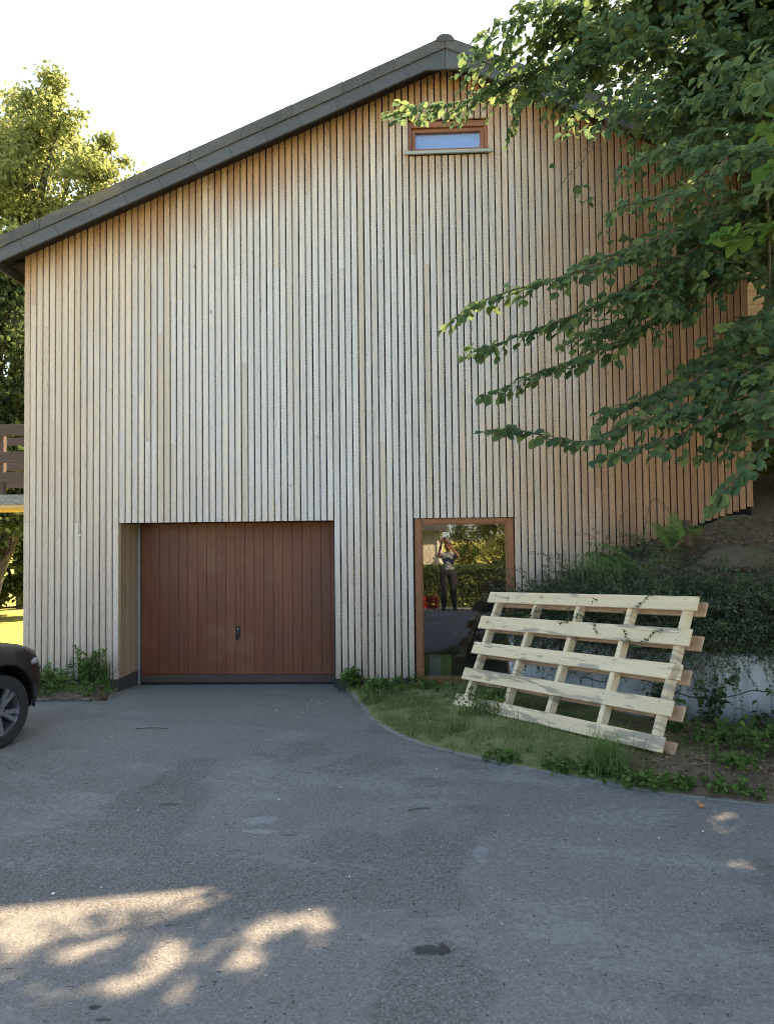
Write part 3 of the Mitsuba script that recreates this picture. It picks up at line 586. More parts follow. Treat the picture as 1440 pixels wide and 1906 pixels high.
# control points, tip first: (x, y, z)
BR = [
 ([(-.17, 6.0, 5.23), (.11, 6.0, 5.27), (.46, 6.0, 5.33), (1.0, 6.1, 5.60), (1.71, 6.3, 5.9), (3.24, 6.8, 6.41), (4.6, 7.2, 6.3)], .55, .14, .060, .078),
 ([(.40, 5.9, 5.52), (.81, 6.0, 5.72), (1.16, 6.0, 5.92), (1.71, 6.1, 6.12), (2.6, 6.4, 6.5), (4.6, 7.2, 6.6)], .60, .20, .06, .078),
 ([(.73, 5.9, 4.98), (.79, 5.9, 5.17), (.92, 6.0, 5.37), (1.09, 6.1, 5.60)], .16, .08, .06, .07),
 ([(1.02, 5.2, 4.25), (1.18, 5.2, 4.42), (1.35, 5.3, 4.7), (1.68, 5.5, 5.04), (2.19, 5.8, 5.41), (2.96, 6.2, 5.91), (4.5, 7.1, 6.0)], .42, .10, .065, .072),
 ([(1.32, 4.8, 4.1), (1.59, 4.9, 4.29), (1.98, 5.1, 4.52), (2.61, 5.5, 4.92), (4.5, 7.0, 5.6)], .5, .12, .06, .075),
 ([(1.10, 4.0, 3.53), (1.29, 4.0, 3.57), (1.6, 4.2, 3.75), (2.17, 4.6, 4.14), (4.5, 6.8, 4.9)], .42, .10, .065, .072),
 ([(.19, 4.5, 3.08), (.34, 4.5, 3.18), (.58, 4.5, 3.26), (.93, 4.6, 3.38), (1.38, 4.8, 3.6), (1.86, 5.0, 3.86), (2.54, 5.4, 4.28), (4.6, 7.0, 5.1)], .36, .07, .055, .075),
 ([(.34, 4.6, 2.92), (.54, 4.6, 2.98), (.82, 4.6, 3.08), (1.17, 4.7, 3.24), (1.64, 4.9, 3.54), (2.53, 5.4, 4.05), (4.6, 7.0, 4.7)], .40, .10, .055, .075),
 ([(.44, 4.6, 2.66), (.72, 4.6, 2.77), (1.03, 4.7, 2.90), (1.36, 4.8, 3.06), (1.85, 5.0, 3.35), (2.53, 5.4, 3.85), (4.6, 7.0, 4.5)], .36, .09, .055, .075),
 ([(.42, 4.3, 2.39), (.66, 4.3, 2.36), (.94, 4.3, 2.31), (1.17, 4.4, 2.42), (1.52, 4.5, 2.62), (1.89, 4.7, 2.87), (2.32, 5.0, 3.18), (4.6, 6.8, 4.0)], .34, .05, .055, .078),
 ([(1.02, 4.1, 2.22), (1.21, 4.1, 2.26), (1.44, 4.2, 2.33), (1.69, 4.3, 2.50), (2.13, 4.6, 2.82), (4.6, 6.8, 3.7)], .34, .10, .06, .08),
 ([(1.50, 3.9, 1.95), (1.61, 3.9, 2.07), (1.78, 4.0, 2.22), (2.1, 4.3, 2.50), (4.6, 6.7, 3.4)], .22, .06, .065, .08),
 # fill of the mass at the upper right
 ([(1.25, 5.6, 5.45), (1.8, 5.7, 5.5), (2.4, 5.9, 5.6), (4.6, 7.1, 6.0)], .65, .3, .06, .08),
 ([(1.35, 5.9, 6.3), (1.9, 6.0, 6.35), (2.8, 6.3, 6.5), (4.6, 7.1, 6.8)], .65, .3, .06, .08),
 ([(1.9, 5.2, 4.75), (2.3, 5.4, 4.95), (2.9, 5.8, 5.2), (4.6, 7.0, 5.6)], .55, .25, .06, .08),
 ([(1.75, 4.5, 4.55), (2.1, 4.7, 4.7), (2.8, 5.2, 5.0), (4.6, 6.9, 5.4)], .5, .2, .065, .08),
 ([(1.15, 6.4, 6.9), (1.8, 6.5, 6.9), (2.8, 6.7, 7.0), (4.6, 7.2, 7.2)], .7, .3, .06, .08),
 ([(1.85, 4.4, 2.95), (2.1, 4.6, 3.1), (2.6, 5.0, 3.4), (4.6, 6.8, 4.1)], .40, .18, .06, .08),
 ([(1.95, 4.5, 2.55), (2.15, 4.7, 2.7), (2.6, 5.0, 3.0), (4.6, 6.8, 3.8)], .36, .15, .06, .08),
 ([(1.45, 5.0, 3.35), (1.85, 5.2, 3.6), (2.5, 5.6, 4.0), (4.6, 7.0, 4.6)], .40, .18, .06, .078),
 ([(1.20, 5.9, 5.9), (1.7, 6.2, 6.05), (2.5, 6.6, 6.3), (4.6, 7.2, 6.5)], .65, .3, .06, .08),
 ([(1.75, 5.9, 5.15), (2.2, 6.1, 5.35), (3.0, 6.4, 5.7), (4.6, 7.1, 6.0)], .6, .3, .06, .08),
 ([(.98, 4.9, 3.05), (1.4, 5.1, 3.25), (1.95, 5.4, 3.55), (2.6, 5.8, 3.95), (4.6, 7.0, 4.8)], .45, .16, .055, .076),
 ([(1.15, 5.0, 3.62), (1.55, 5.1, 3.72), (2.0, 5.3, 3.92), (2.7, 5.7, 4.3), (4.6, 7.0, 5.2)], .42, .14, .055, .076),
 ([(1.25, 4.6, 3.22), (1.6, 4.8, 3.35), (2.1, 5.1, 3.7), (4.6, 6.9, 4.6)], .42, .16, .055, .076),
 ([(1.15, 4.6, 2.52), (1.5, 4.7, 2.68), (1.9, 4.9, 2.95), (2.4, 5.2, 3.3), (4.6, 6.8, 4.2)], .36, .14, .055, .078),
 ([(1.28, 4.2, 2.42), (1.6, 4.4, 2.55), (2.0, 4.6, 2.80), (4.6, 6.8, 3.8)], .36, .16, .055, .080),
 ([(1.62, 4.3, 2.28), (1.85, 4.4, 2.42), (2.2, 4.7, 2.7), (4.6, 6.7, 3.6)], .34, .16, .055, .080),
 ([(1.75, 4.0, 2.45), (1.95, 4.2, 2.6), (2.3, 4.5, 2.85), (4.6, 6.7, 3.7)], .32, .16, .055, .080),
 ([(1.6, 4.6, 4.1), (1.9, 4.8, 4.25), (2.4, 5.1, 4.5), (4.6, 6.9, 5.3)], .45, .2, .06, .078),
 ([(1.5, 5.2, 4.75), (1.9, 5.3, 4.8), (2.5, 5.6, 5.0), (4.6, 7.0, 5.6)], .5, .2, .06, .078),
 ([(1.05, 5.7, 5.15), (1.5, 5.8, 5.3), (2.3, 6.1, 5.6), (4.6, 7.1, 6.1)], .5, .2, .06, .078),
 ([(.62, 6.0, 5.45), (1.0, 6.1, 5.6), (1.6, 6.2, 5.85), (2.6, 6.5, 6.2), (4.6, 7.2, 6.5)], .5, .16, .055, .078),
 ([(.55, 5.8, 5.75), (.9, 5.9, 5.95), (1.5, 6.1, 6.2), (2.6, 6.5, 6.6), (4.6, 7.2, 6.8)], .5, .2, .055, .078),
 ([(1.55, 3.4, 3.35), (1.72, 3.6, 3.5), (2.1, 4.0, 3.8), (4.5, 6.6, 5.0)], .30, .10, .07, .085),
 ([(1.50, 3.3, 3.75), (1.68, 3.5, 3.85), (2.1, 4.0, 4.1), (4.5, 6.6, 5.2)], .30, .10, .07, .085),
]
lp, la, ln_, lz, tw = [], [], [], [], []
for ctrl, bl, tl, st, size in BR:
    a = spray([V(*c) for c in ctrl], bl, tl, st, size, g1)
    lp.append(a[0]); la.append(a[1]); ln_.append(a[2]); lz.append(a[3]); tw += a[4]
lp, la, ln_, lz = np.vstack(lp), np.vstack(la), np.vstack(ln_), np.concatenate(lz)
lgx, lgy = lp[:, 0] - SUN[0] * lp[:, 2], lp[:, 1] - SUN[1] * lp[:, 2]
keep = ~(((lgx + 1.8) ** 2 + (lgy - 2.14) ** 2 < .36 ** 2) & (lp[:, 2] > 3.7)) & ~(((lgx + 2.9) ** 2 + (lgy - 1.75) ** 2 < .75 ** 2) & (lp[:, 2] > 6.15))
lp, la, ln_, lz = lp[keep], la[keep], ln_[keep], lz[keep] * .88
tree = thing('broadleaf_tree', 'broadleaf tree on the bank reaching leafy branches across the right side of the facade', 'tree')
trunk = bez([(5.05, 7.4, 1.2), (4.95, 7.25, 2.6), (4.75, 7.1, 4.2), (4.65, 7.15, 6.0), (4.7, 7.3, 8.0), (4.9, 7.4, 9.6)], 30)
put('trunk', tube(trunk, np.linspace(.20, .04, 30) + .08 * np.exp(-np.arange(30) * .8), 12), 'm_bark', tree, smooth=True)
limbs = [b for b in [tube(P, r, 6) for P, r in tw if len(P) > 5]]
put('branch', cat(limbs), 'm_twig', tree, smooth=True, kind='stuff')
put('twigs', cat([tube(P, r, 3, cap=False) for P, r in tw if len(P) <= 5]), 'm_twig', tree, kind='stuff')
# hanging stem at the right edge
put('branch', tube(bez([(2.36, 5.15, 4.4), (2.35, 5.1, 3.9), (2.30, 5.0, 3.4), (2.25, 4.95, 2.9)], 14), np.linspace(.013, .006, 14), 6), 'm_twig', tree, smooth=True)
# gaps in the foliage along the sun's direction, where light reaches the asphalt
SPOTS = [(-1.24, 3.0, .075), (-1.12, 3.21, .085), (-.80, 3.19, .085), (-.97, 2.93, .05), (-1.51, 3.24, .05), (-.79, 3.39, .06), (-.76, 3.51, .05), (-.57, 3.52, .08), (-.49, 3.38, .065), (-1.82, 3.32, .10), (1.85, 4.85, .08), (1.72, 4.67, .05), (1.65, 4.19, .065), (1.75, 4.07, .045), (1.3, 3.46, .06), (-1.8, 2.14, .34), (-2.6, 1.7, .55), (-3.2, 1.85, .6)]
def gap(q, grow=.045):
    gx, gy = q[:, 0] - SUN[0] * q[:, 2], q[:, 1] - SUN[1] * q[:, 2]
    yl = 3.74 + .2425 * (gx + 1.5)
    out = (gx < -1.12 + grow) & (gy > yl - .13 - grow + .05 * np.sin(gx * 8)) & (gy < yl + .35)
    for x, y, r in SPOTS: out |= (gx - x) ** 2 + (gy - y) ** 2 < (r + grow) ** 2
    return out
# the crown beyond the branches
def crown_points(n, c, r, g, cut, freq=.9, seed=1, thr=.46):
    out = np.zeros((0, 3))
    while len(out) < n:
        q = g.normal(size=(n * 3, 3)); q = unit(q) * (g.random(len(q)) ** (1 / 2.2))[:, None]
        q = q * r + c; k = (meshkit.fbm(q * freq, 2, seed) > thr) & cut(q); out = np.vstack([out, q[k]])
    return out[:n]
edge_x = lambda z: np.maximum(2.35 - .62 * (z - 4.6), 1.45)
cp = crown_points(52000, V(4.55, 7.7, 6.3), V(3.3, 3.1, 3.6), g1, lambda q: (q[:, 0] > edge_x(q[:, 2]) + .35 * (7.0 - q[:, 1]).clip(0, 2)) & (q[:, 0] > .9) & (q[:, 2] > 3.0) & ((q[:, 2] > 4.75) | (q[:, 0] > .385 * q[:, 1] + .55)) & ~((q[:, 1] > 8.35) & (q[:, 0] < 4.3)) & ~gap(q), freq=1.1, thr=.44)
cgx, cgy = cp[:, 0] - SUN[0] * cp[:, 2], cp[:, 1] - SUN[1] * cp[:, 2]
cp = cp[~((cgx < -1.5) & (cgy < 2.7) & (g1.random(len(cp)) < .72)) ]          # the crown's outer side is thin
ca = rand_dirs(len(cp), g1) * V(1, 1, .5) + V(0, 0, -.3); cn = V(0, 0, 1) + g1.normal(size=cp.shape) * .55
order = np.argsort(np.linalg.norm(lp - CAM, axis=1) - 3.0 * (lz / .08))
# the 290 leaves nearest to the path, one part each
vis = lambda p: (np.abs((p[:, 0] + .0464 * p[:, 1]) / p[:, 1]) < .50) & ((p[:, 2] - 1.77) / p[:, 1] < .70)
order = order[vis(lp[order])]
single, rest = order[:290], np.setdiff1d(np.arange(len(lp)), order[:290])
lr = g1.random((len(lp), 2))
for k in single:
    m = leaves(lp[k:k + 1], la[k:k + 1], ln_[k:k + 1], lz[k:k + 1], 'hazel', lr[k:k + 1])
    put('leaf', trimesh.Trimesh(m[0], m[1], process=False), 'l_near', tree, smooth=True, uv=m[2])
Lm, Lu = join_leaves([leaves(lp[rest], la[rest], ln_[rest], lz[rest], 'hazel', lr[rest])])
put('foliage', Lm, 'l_near', tree, smooth=True, uv=Lu, kind='stuff')
Lm, Lu = join_leaves([leaves(cp, ca, cn, g1.uniform(.08, .125, len(cp)), 'leaf')])
put('crown', Lm, 'l_near', tree, smooth=True, uv=Lu, kind='stuff')
# a younger, paler shoot in front of it
g2 = np.random.default_rng(8); yp = []
for ctrl in ([(1.38, 2.9, 3.22), (1.52, 3.0, 3.30), (1.75, 3.2, 3.42), (2.4, 3.8, 3.6)], [(1.42, 3.0, 3.42), (1.6, 3.1, 3.50), (2.4, 3.8, 3.7)], [(1.28, 3.1, 3.02), (1.5, 3.2, 3.08), (1.8, 3.4, 3.2), (2.4, 3.8, 3.5)]):
    yp.append(spray([V(*c) for c in ctrl], .20, .08, .085, .085, g2, n=16, sub=False))
yk = thing('sapling', 'young tree with paler green leaves in front of the dark canopy', 'tree')
put('trunk', tube(bez([(3.1, 4.9, .15), (2.9, 4.6, 1.8), (2.55, 4.0, 3.0), (2.4, 3.8, 3.7)], 14), np.linspace(.03, .012, 14), 7), 'm_twig', yk, smooth=True)
put('branch', cat([tube(P, r, 5) for a in yp for P, r in a[4]]), 'm_twig', yk, kind='stuff')
Lm, Lu = join_leaves([leaves(a[0], a[1], a[2], a[3], 'round') for a in yp]); put('foliage', Lm, 'l_young', yk, smooth=True, uv=Lu, kind='stuff')

# ------------------------------------------------------------------ trees and hedges further off
def far_tree(name, label, catg, base, top, clumps, n, lsize, m, g, group=None, limb_r=.16, kind='leaf', sunny=False):
    k = thing(name, label, catg, group)
    base, top = V(*base), V(*top); ax = bez([base, base * .6 + top * .4 + g.normal(size=3) * .25 * V(1, 1, 0), top], 14)
    put('trunk', tube(ax, np.linspace(limb_r, limb_r * .2, 14), 9), 'm_bark', k, smooth=True)
    tb, L = [], []
    tot = sum(c[3] ** 2 for c in clumps)
    for x, y, z, r in clumps:
        c = V(x, y, z)
        j = int(np.clip((c[2] - base[2]) / (top[2] - base[2]) * 13 - 3, 2, 12)); s = ax[j]
        tb.append(tube(bez([s, (s + c) / 2 + g.normal(size=3) * r * .2 + V(0, 0, -.1 * r), c], 8), np.linspace(limb_r * .42, .02, 8), 6))
        nb = max(5, int(r * 7))
        for q in range(nb):
            e = c + unit(g.normal(size=3)) * r * g.uniform(.5, .95) * V(1, 1, .8)
            tb.append(tube(np.array([c + (e - c) * .1, (c + e) / 2 + V(0, 0, -.05), e]), np.array([.03, .02, .008]) * (r / 1.5 + .3), 4, cap=False))
            nn = int(n * r * r / tot / nb); rr = r * g.uniform(.28, .48)
            p = e + g.normal(size=(nn, 3)) * rr * V(.62, .62, .42)
            if sunny: p = p[~gap(p, .075)]; nn = len(p)
            L.append(leaves(p, rand_dirs(nn, g) + V(0, 0, -.3), V(0, 0, 1) + g.normal(size=(nn, 3)) * .7, g.uniform(.7, 1.3, nn) * lsize, kind))
    put('limbs', cat(tb), 'm_bark', k, smooth=True, kind='stuff')
    Lm, Lu = join_leaves(L); put('crown', Lm, m, k, smooth=True, uv=Lu, kind='stuff')
    return k
g3 = np.random.default_rng(33)
sc = lambda u, v, y=20.: ((u - 785) / 1400 * y + (v - 1003) * .0, y)
def cl(L, y0, g):
    return [(x, y0 + g.uniform(-1.2, 1.2), z, r) for x, z, r in L]
far_tree('tall_tree', 'tall sunlit yellow-green tree rising behind the low end of the roof', 'tree', (-10.9, 20.3, -.2), (-10.5, 20.2, 14.2),
         cl([(-10.4, 14.2, .85), (-11.2, 13.7, .95), (-9.9, 13.4, .7), (-10.5, 12.3, 1.0), (-10.9, 13.0, 1.0), (-9.9, 12.7, 1.0), (-11.6, 12.2, 1.2), (-11.2, 11.2, 1.2), (-10.3, 11.4, 1.1), (-9.6, 10.9, .9), (-9.1, 12.1, .75), (-8.6, 11.3, .8), (-8.3, 10.6, .8), (-9.4, 9.9, 1.1), (-10.9, 9.6, 1.2), (-12.2, 9.9, 1.3), (-12.6, 13.2, 1.2), (-8.1, 9.6, .9), (-12.3, 11.6, 1.0), (-7.8, 11.2, .7), (-8.3, 12.3, .6), (-9.3, 13.1, .6)], 20.0, g3), 34000, .115, 'l_far', g3, limb_r=.26)
far_tree('bushy_tree', 'dense dark green tree beside the left corner of the slatted house', 'tree', (-9.6, 16.2, -.1), (-9.6, 16.2, 7.5),
         cl([(-9.0, 7.6, 1.1), (-10.3, 7.9, 1.1), (-8.6, 6.6, 1.0), (-9.8, 6.4, 1.2), (-8.5, 5.3, 1.0), (-9.7, 4.9, 1.2), (-11, 6.3, 1.2), (-8.6, 4.2, .95), (-9.6, 3.6, 1.1), (-10.9, 4.4, 1.2), (-11.6, 7.4, 1.2), (-7.8, 5.9, .8), (-8.8, 8.5, .7), (-9.2, 2.4, 1.0), (-10.2, 2.0, 1.1), (-9.0, 3.3, .9)], 16.4, g3), 34000, .13, 'l_dark', g3, limb_r=.16)
far_tree('evergreen_shrub', 'dark round shrub on the sunlit lawn under the balcony', 'shrub', (-10.4, 17.6, -.05), (-10.4, 17.6, 2.2),
         cl([(-9.6, 2.0, .75), (-10.6, 2.2, .8), (-11.5, 1.9, .8), (-9.4, 1.1, .8), (-10.4, 1.1, .8), (-11.4, 1.0, .8), (-12.4, 1.5, .9), (-8.9, 1.6, .6), (-9.7, .55, .7), (-10.6, .5, .7), (-11.6, .5, .7), (-13.3, 1.3, .9), (-9.9, 1.7, .9)], 17.6, g3), 40000, .10, 'l_dark', g3, limb_r=.08)
far_tree('round_tree', 'pale sunlit tree low behind the roof edge at left', 'tree', (-9.6, 27, -.2), (-9.6, 27, 13.2),
         cl([(-9.2, 13.2, 1.1), (-10.6, 12.4, 1.4), (-8.0, 12.6, 1.0), (-9.0, 11.4, 1.3), (-11.6, 10.8, 1.5), (-13, 12, 1.5), (-15, 11, 1.8), (-8.2, 13.9, .5)], 27, g3), 16000, .19, 'l_far', g3, limb_r=.2)
# hill side behind and beside the house: trees that close the view and shade the bank
hz = lambda x, y: float(bank_h([x], [y])[0])
spots = [(7.4, 9.6, 7.5, 'leafy tree on the bank just right of the house corner'), (8.6, 13.5, 9.0, 'larger leafy tree higher on the hill'), (6.6, 12.6, 7.0, 'leafy tree on the hill close behind the house'), (8.4, 6.8, 7.0, 'leafy tree at the right end of the retaining wall')]
for x, y, h, lab in spots:
    z = hz(x, y); c = []
    for q in range(13):
        a = g3.uniform(0, 2 * np.pi); rr = g3.uniform(.3, 1.7); c.append((x + rr * math.cos(a), y + rr * math.sin(a), z + h * (g3.uniform(.35, 1.0) if x != 6.6 else g3.uniform(.68, 1.02)), g3.uniform(.9, 1.35)))
    far_tree('hill_tree', lab, 'tree', (x, y, z - .2), (x, y, z + h * .95), c, 24000, .115, 'l_far', g3, limb_r=.12, sunny=True)
# bright bushes under the neighbouring house
c = []
for q in range(9):
    x, y = g3.uniform(5.9, 8.6), g3.uniform(13.6, 15.4); c.append((x, y, hz(x, y) + .5, g3.uniform(.45, .7)))
far_tree('bush', 'bright green bush on the slope below the orange house', 'bush', (7.1, 14.6, hz(7.1, 14.6) - .1), (7.1, 14.6, hz(7.1, 14.6) + .8), c, 14000, .09, 'l_far', g3, limb_r=.05)
for x, y, r, lab in ((4.75, 9.7, .55, 'low shaded bush on the bank just behind the right corner of the house'), (5.6, 11.6, .8, 'leafy bush on the hillside further behind the house corner')):
    z = hz(x, y); c = [(x + g3.normal() * r * .6, y + g3.normal() * r * .6, z + g3.uniform(.2, 1.0) * r * 1.6, r * g3.uniform(.5, .8)) for q in range(7)]
    far_tree('bush', lab, 'bush', (x, y, z - .1), (x, y, z + r * 1.5), c, 9000, .07, 'l_far', g3, limb_r=.03)
# neighbouring house
nbh = thing('neighbour_house', 'orange boarded house glimpsed between the leaves at the right edge', 'house')
nx0, nx1, ny, nt = 6.3, 12.5, 16.0, 9.6
nb0 = lambda x: 5.36 + .70 * (x - 6.3)
put('wall', xz_extrude(Polygon([(nx0, nb0(nx0)), (nx1, nb0(nx1)), (nx1, nt), (nx0, nt)]), ny + .03, ny + .3), 'm_neighbour', nbh)
z = nt
while z > 5.4:
    lo = z - .30; xl = nx0; xr = min(nx1, 6.3 + (lo - 5.36) / .70)
    if xr - xl > .3:
        bm = xz_extrude(Polygon([(xl, lo + .008), (xr, lo + .008), (min(nx1, 6.3 + (z - 5.36) / .7), z), (xl, z)]), ny, ny + .029)
        put('plank', bm, 'm_neighbour', nbh, uv=np.tile(rng.random(2), (len(bm.vertices), 1)))
    z = lo
put('sill', xz_extrude(Polygon([(nx0, nb0(nx0) - .16), (nx1, nb0(nx1) - .16), (nx1, nb0(nx1) - .01), (nx0, nb0(nx0) - .01)]), ny - .05, ny + .3), 'm_neighbrown', nbh)
put('roof', xz_extrude(Polygon([(5.7, 9.0), (9.4, 11.2), (13.1, 9.0), (13.1, 9.25), (9.4, 11.45), (5.7, 9.25)]), ny - .6, ny + 8), 'm_verge', nbh, uv=None)
put('gable', xz_extrude(Polygon([(6.3, 9.601), (12.5, 9.601), (9.4, 11.0)]), ny + .03, ny + .3), 'm_neighbour', nbh)
put('wall', box(nx0, nx0 + .3, ny + .301, ny + 7.5, 4.5, 9.1), 'm_neighbour', nbh)

# ------------------------------------------------------------------ cotoneaster over the bank and the wall
g4 = np.random.default_rng(44)
def coto_patch(n_st, region, g, lsz, hgt):
    """arching stems with tiny leaves; region(n) -> base points (n, 3) and drift direction (n, 3)"""
    B, D = region(n_st); P, A, N, tb = [], [], [], []
    for b, d in zip(B, D):
        L = g.uniform(.22, .55); k = int(L / .013); s = np.linspace(0, 1, k)[:, None]
        q = b + d * L * s + V(0, 0, 1) * (hgt * g.uniform(.5, 1.2) * (s * (1.6 - 1.5 * s)))
        P.append(q + g.normal(size=q.shape) * .012); A.append(d + g.normal(size=q.shape) * .8); N.append(V(0, -.3, .8) + g.normal(size=q.shape) * .5)
        tb.append(tube(q[::max(1, k // 5)], .0014, 3, cap=False))
    P, A, N = np.vstack(P), np.vstack(A), np.vstack(N)
    return leaves(P, A, N, g.uniform(.6, 1.25, len(P)) * lsz, 'quad'), cat(tb)
wn = n2[:54]                                        # away from the bank along the wall
def reg_top(n):
    out = np.zeros((0, 3))
    while len(out) < n:
        x, y = g4.uniform(1.1, 5.0, n), g4.uniform(6.4, 8.95, n)
        pt = shapely.points(x, y); d = shapely.distance(pt, wall_line)
        k = shapely.contains(bank_poly, pt) & (d < 1.15 + .5 * g4.random(n)) & (g4.random(n) < np.clip(1.75 - d * .95, .12, 1)) & ~((x > 2.9) & (d > 1.0)) & ((x - 2.35) ** 2 + (y - 8.2) ** 2 > .36 ** 2)
        h = bank_h(x[k], y[k]); bump = .30 * np.clip(1.25 - d[k], 0, 1) * (.4 + meshkit.noise(np.stack([x[k] * 2.3, y[k] * 2.3, 0 * x[k]], -1)))
        out = np.vstack([out, np.c_[x[k], y[k], h + bump * g4.uniform(.3, 1.05, k.sum())]])
    out = out[:n]
    return out, unit(g4.normal(size=(n, 3)) * V(1, 1, .3) + V(-.25, -.5, .05))
def reg_wall(n):
    i = g4.integers(3, 44, n); o = g4.uniform(-.05, .18, n)
    b = np.c_[W[i] + wn[i] * o[:, None] + g4.normal(size=(n, 2)) * .05, .66 + .26 * g4.random(n) ** .7 - .25 * (o - .1).clip(0)]
    return b, unit(np.c_[wn[i] * .7, -.55 * np.ones(n)] + g4.normal(size=(n, 3)) * .45)
def reg_bump(n):
    # the mound beside and behind the pallet's upper edge
    i = g4.integers(2, 46, n); o = g4.uniform(-.75, .10, n)
    b = np.c_[W[i] + wn[i] * o[:, None] + g4.normal(size=(n, 2)) * .05, .80 + g4.uniform(0, .34, n) * (1 - .4 * np.clip(o, 0, 1))]
    b[:, 2] += np.clip(-o, 0, 1) * .30
    return b, unit(g4.normal(size=(n, 3)) * V(1, 1, .5) + np.c_[wn[i] * .4, np.zeros(n)])
cot = thing('cotoneaster', 'dense dark small-leaved shrub spilling over the retaining wall behind the pallet', 'shrub')
L, tbs = [], []
for n, reg, s, h in ((3000, reg_top, .026, .10), (380, reg_wall, .022, .02), (1300, reg_bump, .026, .06)):
    a, b_ = coto_patch(n, reg, g4, s, h); L.append(a); tbs.append(b_)
# long trailing shoots down the wall and over the pallet
tr = []
def trail(pts, lsz=.020, dens=.016):
    P = bez([V(*p) for p in pts], 40); seg = np.r_[0, np.cumsum(np.linalg.norm(np.diff(P, axis=0), axis=1))]
    k = int(seg[-1] / dens); s = np.linspace(.02, seg[-1], k); q = np.stack([np.interp(s, seg, P[:, j]) for j in range(3)], 1)
    tn = unit(np.gradient(q, axis=0)); sd = np.where(np.arange(k) % 2, 1., -1.)[:, None] * unit(np.cross(tn, V(.3, -1, .4)))
    tr.append(tube(P, np.linspace(.003, .0012, 40), 4, cap=False)); L.append(leaves(q + g4.normal(size=q.shape) * .006, sd + tn * .5 + g4.normal(size=q.shape) * .35, V(.2, -1, .5) + g4.normal(size=q.shape) * .4, g4.uniform(.7, 1.2, k) * lsz, 'leaf'))
for i0, ln2 in ((19, .30), (21, .42), (22, .20), (24, .55), (26, .34), (27, .25), (29, .5), (31, .3), (33, .44), (35, .3), (17, .35), (37, .4), (14, .3), (12, .4), (9, .3)):
    a = V(*W[i0], .74); d = V(*wn[i0], 0); td = V(*t[i0], 0) * g4.uniform(-.5, .8)
    trail([a - d * .1, a + d * .16, a + d * .17 + td * .25 * ln2 + V(0, 0, -.4 * ln2), a + d * .135 + td * .7 * ln2 + V(0, 0, -ln2)])
def onpal(s, tt, o=.012): return P0 + E * s * PL + Wd * tt + Nd * o
for s_, tt, ds, dt in ((.84, 1.27, -.075, -.14), (.55, 1.02, -.10, -.07), (.76, .90, .05, -.11), (.90, .93, -.10, -.14), (.33, 1.04, -.08, -.04), (.62, .95, .03, -.08)):
    trail([onpal(s_, tt, -.18), onpal(s_, tt + .02, .02), onpal(s_ + ds * .5, tt + dt * .5, .016), onpal(s_ + ds, tt + dt, .012)], .024, .016)
for p in ([(2.6, 7.3, 1.05), (2.5, 7.1, 1.45), (2.75, 6.95, 1.3), (2.95, 6.9, 1.15)], [(2.95, 7.2, 1.0), (2.85, 7.0, 1.4), (2.82, 6.95, 1.1)], [(1.5, 8.3, 1.2), (1.35, 8.2, 1.55), (1.15, 8.15, 1.6)], [(1.3, 8.5, 1.1), (1.05, 8.35, 1.4), (.8, 8.25, 1.42)], [(1.2, 8.4, 1.0), (.95, 8.25, 1.2), (.75, 8.2, 1.22)], [(1.9, 8.2, 1.4), (1.8, 8.0, 1.75), (1.6, 7.9, 1.8)], [(2.2, 8.4, 1.5), (2.15, 8.3, 1.95), (2.3, 8.2, 2.1)], [(2.4, 8.4, 1.6), (2.5, 8.3, 2.15), (2.7, 8.2, 2.0)]):
    trail(p, .022, .022)
for q in range(34):
    i = int(g4.integers(3, 40)); o = g4.uniform(.1, .9); b = V(W[i][0] - wn[i][0] * o, W[i][1] - wn[i][1] * o, 0); b[2] = float(bank_h([b[0]], [b[1]])[0]) + .22
    d = unit(V(*g4.normal(size=2), .9)); ln3 = g4.uniform(.25, .55); trail([b, b + d * ln3 * .55 + V(0, 0, .1), b + d * ln3 + V(g4.normal() * .1, g4.normal() * .1, -.03)], .024, .020)
put('stems', cat(tbs + tr), 'm_twig', cot, kind='stuff')
Lm, Lu = join_leaves(L); put('foliage', Lm, 'l_coto', cot, uv=Lu, kind='stuff')

# ------------------------------------------------------------------ ferns
def fern(name_lab, base, fronds, g, L0):
    k = thing('fern', name_lab, 'fern', None)
    for az, el, ln, roll in fronds:
        d = V(math.cos(az) * math.cos(el), math.sin(az) * math.cos(el), math.sin(el)); s = np.linspace(0, 1, 26)[:, None]
        hor = V(math.cos(az), math.sin(az), 0)
        q = V(*base) + d * ln * s + (hor * .25 - V(0, 0, .42)) * ln * s ** 2.3
        tn = unit(np.gradient(q, axis=0)); sd0 = unit(np.cross(tn, V(0, 0, 1))); upn = np.cross(sd0, tn)
        sd0 = sd0 * math.cos(roll) + upn * math.sin(roll); upn = np.cross(sd0, tn)
        P, A, N, S = [], [], [], []
        for side in (-1, 1):
            i = np.linspace(3, 25, 17); qq = np.stack([np.interp(i, np.arange(26), q[:, j]) for j in range(3)], 1)
            ii = i.astype(int).clip(0, 25); f = (i - 3) / 22
            w = ln * .26 * np.sin(np.clip(f * .80 + .20, 0, 1) * math.pi) ** .8 + .012
            P.append(qq); A.append(sd0[ii] * side + tn[ii] * .35 - V(0, 0, .12)); N.append(upn[ii] + g.normal(size=qq.shape) * .12); S.append(w)
        a = leaves(np.vstack(P), np.vstack(A), np.vstack(N), np.concatenate(S), 'needle')
        st = tube(q, np.linspace(.004, .001, 26), 4, cap=False)
        m, u = join_leaves([a, (np.array(st.vertices), np.array(st.faces), np.zeros((len(st.vertices), 2)) + .2)])
        put('frond', m, 'l_fern', k, uv=u)
R_ = math.radians
